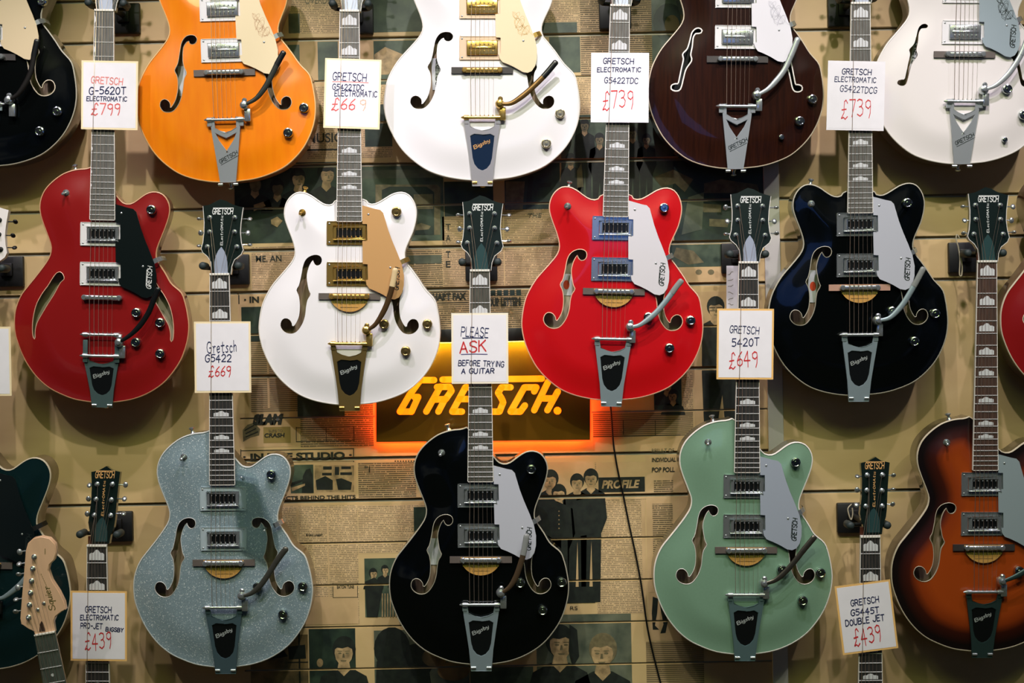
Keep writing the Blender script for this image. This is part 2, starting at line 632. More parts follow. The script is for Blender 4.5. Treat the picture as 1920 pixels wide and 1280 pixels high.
_f2 = [t3(*p) for p in [(455, 255), (462, 272), (482, 280), (504, 268), (512, 245), (497, 222), (465, 216), (430, 228), (405, 265), (395, 310), (385, 370), (375, 410), (355, 450), (370, 485), (376, 530), (372, 590), (355, 650), (330, 690), (318, 700), (318, 670), (300, 647), (275, 641), (254, 657), (250, 690), (270, 720), (300, 729), (335, 722), (370, 685), (395, 630), (408, 570), (417, 510), (435, 470), (420, 430), (412, 390), (412, 330), (420, 290), (438, 264)]]
HOLES['f2'] = smooth_closed([gT3.loc(*p) for p in _f2], 96)
_f3 = [t4(*p) for p in [(426, 220), (410, 205), (385, 208), (360, 235), (345, 290), (325, 350), (293, 385), (298, 420), (285, 480), (270, 550), (258, 595), (235, 598), (212, 607), (210, 630), (235, 642), (262, 638), (276, 615), (290, 560), (310, 490), (350, 430), (343, 390), (355, 330), (362, 270), (380, 238), (400, 236), (417, 234)]]
HOLES['f3'] = smooth_closed([gT4.loc(*p) for p in _f3], 80)
_f4 = [q7(*p) for p in [(538, 1190), (530, 1150), (500, 1120), (460, 1130), (420, 1180), (370, 1260)]] + [q8(*p) for p in [(320, 100), (265, 200), (235, 300), (218, 420), (220, 520), (232, 560), (244, 550), (245, 480), (265, 400), (310, 320), (370, 220), (440, 110), (500, 0)]]
HOLES['cat'] = smooth_closed([gM1.loc(*p) for p in _f4], 72)


def mirror(poly):
    return [Vector((-p.x, p.y)) for p in reversed(poly)]


AR = 62 * UK
AH = 0.0085


def arch(poly, p):
    if not inside(p, poly):
        return 0.0
    t = min(1.0, dist_poly(p, poly) / AR)
    return AH * t * t * (3 - 2 * t)


CACHE = {}
BASE = {}          # body kind of outline for arch lookups


def body_mesh(out, hole, depth):
    key = ('body', out, hole, depth)
    if key in CACHE:
        return CACHE[key]
    poly = OUT[out]
    holes = [HOLES[hole], mirror(HOLES[hole])] if hole else []
    xs = [p.x for p in poly]; ys = [p.y for p in poly]
    st = 8 * UK
    pts = []
    y = min(ys)
    row = 0
    while y < max(ys):
        x = min(xs) + (st / 2 if row % 2 else 0)
        while x < max(xs):
            q = (x, y)
            if inside(q, poly) and dist_poly(q, poly) > st * .55 and not any(inside(q, h) or dist_poly(q, h) < st * .5 for h in holes):
                pts.append(q)
            x += st
        y += st * .87
        row += 1
    V, T = cdt(poly, holes, pts)
    bm = bmesh.new()
    lay = bm.verts.layers.float.new('edge')
    vs = []
    for v in V:
        d = dist_poly(v, poly)
        t = min(1.0, d / AR)
        q = bm.verts.new((v.x, v.y, AH * t * t * (3 - 2 * t)))
        q[lay] = min(1.0, d / (110 * UK))
        vs.append(q)
    for f in T:
        a = bm.faces.new([vs[i] for i in f])
        if a.normal.z < 0:
            a.normal_flip()
        a.material_index = 0
    # f-hole walls
    for h in holes:
        up = []; dn = []
        for p in h:
            z = arch(poly, p)
            up.append(bm.verts.new((p.x, p.y, z)))
            dn.append(bm.verts.new((p.x, p.y, z - .005)))
        n = len(h)
        for i in range(n):
            f = bm.faces.new((up[i], up[(i + 1) % n], dn[(i + 1) % n], dn[i]))
            f.material_index = 2
    # sides and back
    n = len(poly)
    prof = [(0, -.0005), (0, -depth + .004), (-.0015, -depth + .0012), (-.004, -depth)]
    prev = None
    for off, z in prof:
        pl = offset_poly(poly, off) if off else poly
        ring = [bm.verts.new((p[0], p[1], z)) for p in pl]
        if prev:
            for i in range(n):
                f = bm.faces.new((prev[i], prev[(i + 1) % n], ring[(i + 1) % n], ring[i]))
                f.material_index = 1
        prev = ring
    pl = offset_poly(poly, -.004)
    V2, T2 = cdt(pl, [], [])
    v2 = [bm.verts.new((v.x, v.y, -depth)) for v in V2]
    v3 = [bm.verts.new((v.x, v.y, -.027)) for v in V2]
    for f in T2:
        a = bm.faces.new([v2[i] for i in f]); a.material_index = 1
        b = bm.faces.new([v3[i] for i in f]); b.material_index = 2
        if a.normal.z > 0:
            a.normal_flip()
    me = finish(bm, 'body', 40, True, False)
    CACHE[key] = me
    return me


def binding_mesh(out):
    key = ('bind', out)
    if key in CACHE:
        return CACHE[key]
    poly = OUT[out]
    bm = bmesh.new()
    n = len(poly)
    secs = []
    for off, z in [(-.0017, .0002), (-.0015, .0011), (.0004, .0009), (.0008, .0004), (.0008, -.0042), (-.0002, -.0046)]:
        pl = offset_poly(poly, off)
        secs.append([bm.verts.new((p[0], p[1], z)) for p in pl])
    for a, b in zip(secs, secs[1:]):
        for i in range(n):
            bm.faces.new((a[i], a[(i + 1) % n], b[(i + 1) % n], b[i]))
    CACHE[key] = finish(bm, 'binding', 50)
    return CACHE[key]


def trim_mesh(out, hole, side, wdt):
    key = ('trim', out, hole, side, wdt)
    if key in CACHE:
        return CACHE[key]
    poly = OUT[out]
    h = HOLES[hole] if side < 0 else mirror(HOLES[hole])
    o = offset_poly(h, wdt)
    i_ = offset_poly(h, -.0003)
    bm = bmesh.new()
    n = len(h)
    A = [bm.verts.new((p[0], p[1], arch(poly, p) + .0002)) for p in o]
    B = [bm.verts.new((p[0], p[1], arch(poly, p) + .0008)) for p in h]
    C_ = [bm.verts.new((p[0], p[1], arch(poly, p) + .0006)) for p in i_]
    D_ = [bm.verts.new((p[0], p[1], arch(poly, p) - .003)) for p in i_]
    for a, b in ((A, B), (B, C_), (C_, D_)):
        for i in range(n):
            bm.faces.new((a[i], a[(i + 1) % n], b[(i + 1) % n], b[i]))
    CACHE[key] = finish(bm, 'hole_trim', 60)
    return CACHE[key]


# ------------------------------------------------------------------ shared guitar parts (reference scale, metres)
VN = LREF
NUTW = 36.5 * UK
FBW = 48.5 * UK
SCALE_L = 529 * UK
VB = {'DC': 205 * UK, 'SC': 199 * UK}
WFB = 0.018                                      # fretboard face height
FBT = 0.006


def fret_v(k):
    return VN - SCALE_L * (1 - 2 ** (-k / 12.0))


VEND = VN - 389 * UK


def fb_half(v):
    t = (VN - v) / (VN - VEND)
    return (NUTW + (FBW - NUTW) * t) / 2


def cached(key, fn):
    if key not in CACHE:
        CACHE[key] = fn()
    return CACHE[key]


def m_fretboard():
    bm = bmesh.new()
    a = fb_half(VN) - .0012; b = fb_half(VEND) - .0012
    add_plate(bm, [(-b, VEND), (b, VEND), (a, VN), (-a, VN)], [], WFB - FBT, WFB)
    return finish(bm, 'fretboard', 30)


def m_fbbind():
    bm = bmesh.new()
    a = fb_half(VN); b = fb_half(VEND); t = .0014
    for s in (-1, 1):
        add_plate(bm, [(s * b, VEND), (s * a, VN), (s * (a - t), VN), (s * (b - t), VEND)], [], WFB - FBT, WFB + .0002)
    add_plate(bm, [(-b + t, VEND - .0016), (b - t, VEND - .0016), (b - t, VEND), (-b + t, VEND)], [], WFB - FBT, WFB + .0001)
    return finish(bm, 'fretboard_binding', 30)


def m_neck(out):
    top = VEND + (70 if out == 'DC' else 125) * UK
    bm = bmesh.new()
    secs = []
    for v, dep in ((VEND + .004, .007), (top - .03, .010), (top - .008, .030), (top + .012, .023), (top + .06, .020), (VN - .05, .018), (VN + .004, .017), (VN + .022, .012)):
        vv = min(v, VN)
        hw = fb_half(vv) - .0006
        ring = []
        zt = WFB - FBT if v <= VN else WFB - FBT - .001
        for k in range(9):
            t = math.pi * k / 8
            ring.append(bm.verts.new((-hw * math.cos(t), v, zt - dep * (math.sin(t) ** .7))))
        secs.append(ring)
    for a, b in zip(secs, secs[1:]):
        for k in range(8):
            bm.faces.new((a[k], a[k + 1], b[k + 1], b[k]))
        bm.faces.new((a[8], a[0], b[0], b[8]))
    bm.faces.new(secs[0]); bm.faces.new(list(reversed(secs[-1])))
    return finish(bm, 'neck', 40)


def m_fret():
    bm = bmesh.new()
    add_tube(bm, [(-.5, 0, 0), (.5, 0, 0)], .0011, 6)
    return finish(bm, 'fret')


def m_inlay():
    bm = bmesh.new()
    pts = [(-.5, -.5), (.5, -.5), (.5, .06), (.36, .2), (.24, .18), (.12, .42), (0, .5), (-.12, .42), (-.24, .18), (-.36, .2), (-.5, .06)]
    add_plate(bm, pts, [], 0, .0004)
    return finish(bm, 'inlay', smooth=False)


def m_thumb():
    bm = bmesh.new()
    pts = [(-.5 + .5 * math.sin(math.pi * t / 8), -.5 + t / 8) for t in range(9)]
    add_plate(bm, pts, [], 0, .0004)
    return finish(bm, 'inlay', smooth=False)


def m_nut():
    bm = bmesh.new()
    add_box(bm, (0, VN + .0022, WFB - .002), (NUTW, .0048, .0085), .0006)
    return finish(bm, 'nut')


# headstock
HTILT = R(5)
HSM = Matrix.Translation((0, VN + .004, WFB - .0035)) @ Matrix.Rotation(-HTILT, 4, 'X')
HW = 0.0


def hsl(zcf, g, pts):
    out = []
    for p in pts:
        q = g.loc(*zcf(*p), w=WFB)
        out.append(Vector((q.x, q.y - VN - .004)))
    return out


HS_B = hsl(hb1, gB1, [(308, 822), (302, 700), (272, 645), (222, 600), (208, 565), (228, 500), (242, 400), (247, 300), (243, 200), (240, 132), (305, 120), (360, 92), (415, 64), (475, 80), (540, 116), (595, 134), (645, 146), (632, 220), (618, 300), (608, 400), (614, 500), (630, 575), (608, 622), (540, 675), (512, 740), (498, 822)])
HS_L = hsl(hl1, gL1, [(268, 850), (264, 770), (244, 705), (232, 640), (242, 560), (254, 460), (258, 300), (250, 138), (320, 124), (400, 80), (455, 118), (540, 138), (527, 260), (512, 440), (503, 600), (492, 680), (462, 760), (448, 850)])
HOFF = 5
POST_B = hsl(hb1, gB1, [(305, 250), (300, 395), (272, 545), (555, 250), (550, 395), (568, 545)])
POST_L = hsl(hl1, gL1, [(312, 262), (305, 412), (292, 570), (465, 262), (458, 418), (456, 572)])
BTN_B = hsl(hb1, gB1, [(190, 258), (200, 400), (180, 530), (700, 258), (676, 398), (692, 520)])
BTN_L = hsl(hl1, gL1, [(222, 272), (216, 408), (208, 558), (586, 268), (578, 408), (572, 556)])


def m_head(kind):
    bm = bmesh.new()
    poly = HS_B if kind == 'B' else HS_L
    n = len(poly)
    add_plate(bm, poly, [], -.014, 0)
    return finish(bm, 'headstock', 50)


def m_headbind(kind):
    poly = HS_B if kind == 'B' else HS_L
    bm = bmesh.new()
    o = offset_poly(poly, .0004); i_ = offset_poly(poly, -.0007)
    n = len(poly)
    secs = []
    for pl, z in ((i_, .0003), (o, .0003), (o, -.005), (poly, -.005)):
        secs.append([bm.verts.new((p[0], p[1], z)) for p in pl])
    for a, b in zip(secs, secs[1:]):
        for k in [*range(0, 9), *range(16, n - 1)]:
            bm.faces.new((a[k], a[k + 1], b[k + 1], b[k]))
    return finish(bm, 'headstock_binding', 50)


def m_rodcover(kind):
    f = hb1 if kind == 'B' else hl1
    g = gB1 if kind == 'B' else gL1
    if kind == 'B':
        pts = [(335, 815), (338, 700), (352, 640), (380, 585), (413, 545), (442, 590), (460, 640), (468, 700), (470, 815)]
    else:
        pts = [(300, 830), (300, 720), (315, 660), (345, 610), (372, 588), (400, 620), (420, 680), (428, 740), (428, 830)]
    bm = bmesh.new()
    add_plate(bm, hsl(f, g, pts), [], 0, .0016)
    return finish(bm, 'truss_rod_cover', smooth=False)


def m_headlogo(kind):
    bm = bmesh.new()
    f = hb1 if kind == 'B' else hl1
    g = gB1 if kind == 'B' else gL1
    a, b = hsl(f, g, [(332, 214), (536, 210)] if kind == 'B' else [(290, 196), (480, 196)])
    hgt = (10.2 if kind == 'B' else 11.5) * UK
    st, wd = text_strokes('GRETSCH', hgt, 2.2, .22)
    k = (b.x - a.x) / wd
    add_strokes(bm, st, 2.0 * UK, line_tf((a.x, a.y, .0006), (k, 0, 0), (0, 1, 0)))
    add_strokes(bm, [[(0, hgt * 1.1), (wd, hgt * 1.1)]], 1.2 * UK, line_tf((a.x + .002, a.y, .0006), (k, 0, 0), (0, 1, 0)))
    return finish(bm, 'logo', smooth=False)


def m_headtext(kind):
    bm = bmesh.new()
    f = hb1 if kind == 'B' else hl1
    g = gB1 if kind == 'B' else gL1
    a, b = hsl(f, g, [(426, 530), (440, 232)] if kind == 'B' else [(384, 575), (396, 228)])
    st, wd = text_strokes('Electromatic', 4.2 * UK, 3.0, .1)
    d = (b - a) / wd
    n = Vector((-d.y, d.x)).normalized()
    add_strokes(bm, st, 0.62 * UK, line_tf((a.x, a.y, .0006), (d.x, d.y, 0), (n.x, n.y, 0)), round_n=4)
    return finish(bm, 'script', smooth=False)


def m_tuner():
    bm = bmesh.new()
    add_lathe(bm, [(0.0056, -.001), (.0056, .0012), (.0042, .0022), (.0042, .003), (.003, .0032), (.0026, .0085), (.003, .0095), (.0022, .0102), (0, .0102)], seg=14)
    return finish(bm, 'tuner')


def m_tbutton():
    """shaft from the headstock edge plus an oval button, along +x"""
    bm = bmesh.new()
    add_tube(bm, [(-.016, 0, 0), (-.004, 0, 0)], .0014, 8)
    r = bmesh.ops.create_uvsphere(bm, u_segments=14, v_segments=9, radius=1)
    for v in r['verts']:
        v.co = Vector((v.co.x * .0056, v.co.y * .0068, v.co.z * .0036))
    return finish(bm, 'tuner_button')


# pickups
def m_ring():
    bm = bmesh.new()
    w, h = 86 * UK / 2, 44 * UK / 2
    iw, ih = 60 * UK / 2, 27 * UK / 2
    c = .0035

    def rr(w, h, c):
        o = []
        for sx, sy, a0 in ((1, 1, 0), (-1, 1, 90), (-1, -1, 180), (1, -1, 270)):
            for k in range(4):
                t = R(a0 + 30 * k)
                o.append((sx * (w - c) + c * math.cos(t), sy * (h - c) + c * math.sin(t)))
        return o
    add_plate(bm, rr(w, h, c), [rr(iw, ih, .001)], .0055, .0105)
    top = [e for e in bm.edges if all(abs(v.co.z - .0105) < 1e-6 for v in e.verts) and len(e.link_faces) == 2 and abs(e.calc_face_angle(0)) > 1]
    bmesh.ops.bevel(bm, geom=top, offset=.0012, segments=2, affect='EDGES')
    return finish(bm, 'mounting_ring', 40)


def m_ringscrew():
    bm = bmesh.new()
    add_lathe(bm, [(.0021, 0), (.0021, .0008), (.0012, .0015), (0, .0016)], seg=10)
    return finish(bm, 'ring_screw')


def m_cover():
    bm = bmesh.new()
    w, h = 59 * UK / 2, 26 * UK / 2
    iw, ih = 48 * UK / 2, 17.5 * UK / 2
    add_plate(bm, [(-w, -h), (w, -h), (w, h), (-w, h)], [[(-iw, -ih), (iw, -ih), (iw, ih), (-iw, ih)]], .006, .0165)
    es = [e for e in bm.edges if len(e.link_faces) == 2 and abs(e.calc_face_angle(0)) > 1 and max(v.co.z for v in e.verts) > .016]
    bmesh.ops.bevel(bm, geom=es, offset=.0016, segments=3, affect='EDGES')
    return finish(bm, 'pickup_cover', 45)


def m_insert():
    bm = bmesh.new()
    add_box(bm, (0, 0, .0098), (49 * UK, 18.5 * UK, .0075))
    return finish(bm, 'pickup_insert', smooth=False)


def m_solid():
    """chrome cover with raised bosses"""
    bm = bmesh.new()
    add_box(bm, (0, 0, .0112), (59 * UK, 27 * UK, .0105), .0022, 3)
    add_box(bm, (0, 0, .0168), (50 * UK, 5 * UK, .0012), .0005, 1)
    return finish(bm, 'pickup_cover', 45)


def m_pole():
    bm = bmesh.new()
    add_lathe(bm, [(.0018, 0), (.0018, .0022), (.0012, .0030), (0, .0033)], seg=9)
    return finish(bm, 'pole_screw')


# bridge
def m_bbase():
    bm = bmesh.new()
    w = 116 * UK / 2; h = 6 * UK
    add_plate(bm, [(-w, -h), (w, -h), (w, h), (-w, h)], [], .0035, .0125)
    return finish(bm, 'bridge_base', smooth=False)


def m_bsaddle():
    bm = bmesh.new()
    add_box(bm, (0, 0, .0170), (74 * UK, 9 * UK, .008), .003, 3)
    for s in (-1, 1):
        add_lathe(bm, [(.0062, .011), (.0062, .0205), (.0045, .0222), (0, .0224)], (s * 33 * UK, 0, 0), 14)
    for k in range(6):
        add_box(bm, ((-20 + 8 * k) * UK, 0, .0208), (.0042, .0085, .004), .0008, 1)
    return finish(bm, 'saddle_bar', 40)


def m_bsticker():
    bm = bmesh.new()
    w = 37.5 * UK
    pts = [(w * math.cos(R(180 + 7.5 * k)), 5 * UK + 34 * UK * math.sin(R(180 + 7.5 * k))) for k in range(25)]
    add_plate(bm, pts, [], .0128, .0138)
    return finish(bm, 'bridge_card', smooth=False)


def m_bstickband():
    bm = bmesh.new()
    pts = []
    w = 36.3 * UK
    for x in [(-33.2 + 66.4 * k / 12) for k in range(13)]:
        pts.append((x * UK, (-12 - 2.2 * math.cos(x / 34 * 1.5)) * UK))
    add_plate(bm, [(35.5 * UK, -3 * UK)] + list(reversed(pts)) + [(-35.5 * UK, -3 * UK)], [], .0138, .0142, 0)
    return finish(bm, 'card_band', smooth=False)


def m_bsticktext():
    bm = bmesh.new()
    rnd = random.Random(3)
    st = []
    x = -29.0
    while x < 29:
        hgt = 5.5
        st.append([(x, -13 + rnd.uniform(-.4, .4)), (x + rnd.uniform(-.6, .6), -13 + hgt)])
        if rnd.random() < .6:
            st.append([(x, -13 + hgt * rnd.choice((0, .5, 1))), (x + 2.6, -13 + hgt * rnd.choice((0, .5, 1)))])
        x += 3.6
    for k in range(12):
        st.append([(-16 + 2.8 * k, -20.5), (-14.6 + 2.8 * k, -20.5)])
    add_strokes(bm, [[(p[0] * UK, p[1] * UK) for p in s] for s in st], .9 * UK, line_tf((0, 0, .0144), (1, 0, 0), (0, 1, 0)), round_n=4)
    return finish(bm, 'card_print', smooth=False)


# vibrato tailpieces
def wB(v):
    return .0035 + max(-.02, v) / (110 * UK) * .0115


def lift(bm):
    for v in bm.verts:
        v.co.z += wB(v.co.y)


def gl3(pts, f=r2, g=None):
    g = g or gM3
    return [g.loc(*f(*p)) for p in pts]


def sym(pts):
    """average a left/right list about the axis: pts given for the left half, mirrored"""
    return pts + [Vector((-p.x, p.y)) for p in reversed(pts)]


VF_L = gl3([(940, 632), (880, 618), (830, 590), (818, 530), (772, 530), (778, 610), (800, 780), (822, 960), (836, 1180)])
VF_OUT = sym(VF_L)
VF_IN = sym(gl3([(945, 680), (868, 672), (832, 690), (840, 770), (852, 900), (868, 960), (900, 1002), (935, 1020)]))
VF_IN = offset_poly(VF_IN, .0013)
VV_OUT = sym(gl3([(685, 850), (640, 834), (603, 812), (599, 740), (570, 740), (578, 850), (596, 1010), (617, 1192)], t4, gT4))
VV_IN = sym(gl3([(685, 888), (640, 870), (603, 850), (625, 900), (655, 945), (683, 985)], t4, gT4))


def m_vframe(kind, vs):
    bm = bmesh.new()
    o, i = (VF_OUT, VF_IN) if kind == 'B' else (VV_OUT, VV_IN)
    o = [Vector((p.x, p.y * vs)) for p in o]
    i = [Vector((p.x, p.y * vs)) for p in i]
    add_plate(bm, o, [i], 0, .0034)
    es = [e for e in bm.edges if len(e.link_faces) == 2 and abs(e.calc_face_angle(0)) > 1 and all(abs(v.co.z - .0034) < 1e-6 for v in e.verts)]
    bmesh.ops.bevel(bm, geom=es, offset=.0007, segments=2, affect='EDGES')
    lift(bm)
    return finish(bm, 'tailpiece_frame', 40)


def m_vinsert(vs):
    bm = bmesh.new()
    add_plate(bm, [Vector((p.x, p.y * vs)) for p in offset_poly(VF_IN, .0006)], [], .0003, .0016)
    lift(bm)
    return finish(bm, 'tailpiece_inlay', 40)


def m_vtext(kind, vs):
    bm = bmesh.new()
    if kind == 'B':
        a, b = gl3([(866, 815), (1024, 745)])
        st, wd = text_strokes('Bigsby', 6.6 * UK, 2.0, .12)
        z = .0019; wdt = 1.15 * UK
    else:
        a, b = gl3([(625, 1062), (752, 998)], t4, gT4)
        st, wd = text_strokes('GRETSCH', 6.8 * UK, 2.2, .1)
        z = .0037; wdt = 1.25 * UK
    a.y *= vs; b.y *= vs
    d = (b - a) / wd
    n = Vector((-d.y, d.x)).normalized()
    add_strokes(bm, st, wdt, line_tf((a.x, a.y, z), (d.x, d.y, 0), (n.x, n.y, 0)), round_n=6)
    if kind != 'B':
        add_strokes(bm, [[(0, -3 * UK), (wd, -3 * UK)]], 1.0 * UK, line_tf((a.x, a.y, z), (d.x, d.y, 0), (n.x, n.y, 0)), round_n=6)
    lift(bm)
    return finish(bm, 'tailpiece_script', smooth=False)


def m_vbolt():
    bm = bmesh.new()
    add_tube(bm, [(-.0052, 0, 0), (.0052, 0, 0)], .0033, 12)
    return finish(bm, 'hinge_bolt')


def m_vbar():
    bm = bmesh.new()
    add_tube(bm, [(-33 * UK, 0, 0), (33 * UK, 0, 0)], .0036, 14)
    for s in (-1, 1):
        add_tube(bm, [(s * 25 * UK, 0, 0), (s * 34 * UK, 0, 0)], .0056, 14)
        add_tube(bm, [(s * 34 * UK, 0, 0), (s * 40 * UK, 0, 0)], [.0042, .001], 12)
    for k in range(6):
        add_tube(bm, [((-20 + 8 * k) * UK, .003, .001), ((-20 + 8 * k) * UK, .0062, .001)], .001, 6)
    return finish(bm, 'roller_bar')


def m_vpost():
    bm = bmesh.new()
    add_box(bm, (0, -6 * UK, -.001), (9 * UK, 13 * UK, .007), .0012, 2)
    return finish(bm, 'bearing_post')


def m_knob():
    bm = bmesh.new()
    add_lathe(bm, [(.0108, 0), (.0112, .001), (.0112, .0085), (.0104, .0104), (.0084, .0112), (.0074, .0106), (.0034, .0106), (.003, .0122), (0, .0124)], seg=22)
    return finish(bm, 'knob', 30)


def m_switch():
    bm = bmesh.new()
    add_lathe(bm, [(.0078, 0), (.0078, .002), (.0056, .0028), (.0056, .0045), (.0028, .005), (.0022, .0125), (.0036, .015), (.0036, .0185), (.002, .0205), (0, .0208)], seg=16)
    return finish(bm, 'toggle_switch', 35)


def m_strap():
    """strap button along +y"""
    bm = bmesh.new()
    prof = [(.0065, 0), (.0046, .002), (.0034, .006), (.0036, .009), (.0064, .0105), (.0066, .013), (.004, .0145), (0, .0148)]
    add_lathe(bm, prof, seg=14)
    for v in bm.verts:
        v.co = Vector((v.co.x, v.co.z, -v.co.y))
    return finish(bm, 'strap_button', 35)


PG_RAW = [(1115, 192), (1180, 210), (1240, 228), (1295, 240), (1324, 270), (1340, 330), (1370, 440), (1410, 555), (1460, 680), (1500, 790), (1520, 900), (1516, 1000), (1498, 1070), (1464, 1120), (1420, 1138), (1370, 1128), (1300, 1085), (1230, 1050), (1170, 1025), (1142, 985), (1136, 940), (1158, 936), (1158, 782), (1110, 778), (1110, 548), (1160, 544), (1160, 380), (1114, 378)]
PG = [gM3.loc(*r1(*p), w=.016) for p in PG_RAW]


def m_pickguard():
    bm = bmesh.new()
    # round off the lower lobe
    add_plate(bm, PG, [], .0148, .0168)
    for x, y in ((1385, 805),):
        q = gM3.loc(*r1(x, y), w=.016)
        add_tube(bm, [(q.x, q.y, .003), (q.x, q.y, .0150)], .003, 8)
    q = gM3.loc(*r1(1190, 300), w=.016)
    add_tube(bm, [(q.x, q.y, .003), (q.x, q.y, .0150)], .003, 8)
    return finish(bm, 'pickguard', 30)


def m_pgscrew():
    bm = bmesh.new()
    add_lathe(bm, [(.0024, 0), (.0024, .0006), (.0014, .0013), (0, .0014)], seg=10)
    return finish(bm, 'pickguard_screw')


def m_pglogo():
    bm = bmesh.new()
    a = gM3.loc(*r1(1462, 1046), w=.016); b = gM3.loc(*r1(1478, 824), w=.016)
    st, wd = text_strokes('GRETSCH', 8.2 * UK, 1.9, .22)
    d = (b - a) / wd
    n = Vector((-d.y, d.x)).normalized()
    add_strokes(bm, st, 1.5 * UK, line_tf((a.x, a.y, .0172), (d.x, d.y, 0), (n.x, n.y, 0)), round_n=6)
    add_strokes(bm, [[(7.0 * UK, 9.6 * UK), (wd * .86, 9.6 * UK)]], 1.0 * UK, line_tf((a.x, a.y, .0172), (d.x, d.y, 0), (n.x, n.y, 0)))
    return finish(bm, 'logo', smooth=False)


def m_pgsign():
    """scrawled signature on the pickguard"""
    bm = bmesh.new()
    rnd = random.Random(5)
    st = []
    for (cx, cy, rx, ry, n) in ((1330, 640, 60, 80, 9), (1380, 720, 70, 60, 8), (1300, 560, 40, 40, 5)):
        s = []
        for k in range(n * 3):
            t = k * 1.1
            s.append((cx + rx * math.cos(t) * (.5 + .5 * rnd.random()) + k * 1.5, cy + ry * math.sin(t * 1.3) * (.5 + .5 * rnd.random())))
        st.append([tuple(gM3.loc(*r1(*p), w=.016)) for p in s])
    st = [[tuple(q) for q in smooth_open(s, 4)] for s in st]
    add_strokes(bm, st, .5 * UK, line_tf((0, 0, .0171), (1, 0, 0), (0, 1, 0)), round_n=4)
    return finish(bm, 'signature', smooth=False)


def m_pgbracket():
    bm = bmesh.new()
    a = gM3.loc(*r1(1475, 775), w=.012); b = gM3.loc(*r1(1548, 738), w=.0)
    d = (b - a).normalized()
    n = Vector((-d.y, d.x)) * 4.5 * UK
    sec = []
    for p, z in ((a, .0150), (a.lerp(b, .6), .0142), (b, .0045), (b + d * .0022, .001), (b + d * .0022, -.03)):
        sec.append([bm.verts.new((p.x + n.x * s, p.y + n.y * s, z + k)) for s, k in ((-1, 0), (1, 0), (1, -.0014), (-1, -.0014))])
    for s1, s2 in zip(sec, sec[1:]):
        for k in range(4):
            bm.faces.new((s1[k], s1[(k + 1) % 4], s2[(k + 1) % 4], s2[k]))
    bm.faces.new(sec[0]); bm.faces.new(list(reversed(sec[-1])))
    return finish(bm, 'pickguard_bracket', smooth=False)


# ------------------------------------------------------------------ build one guitar
DEF_ARM = [r2(*p) for p in [(1130, 390), (1210, 375), (1290, 325), (1380, 250), (1460, 160), (1530, 70), (1590, -15), (1640, -75)]]


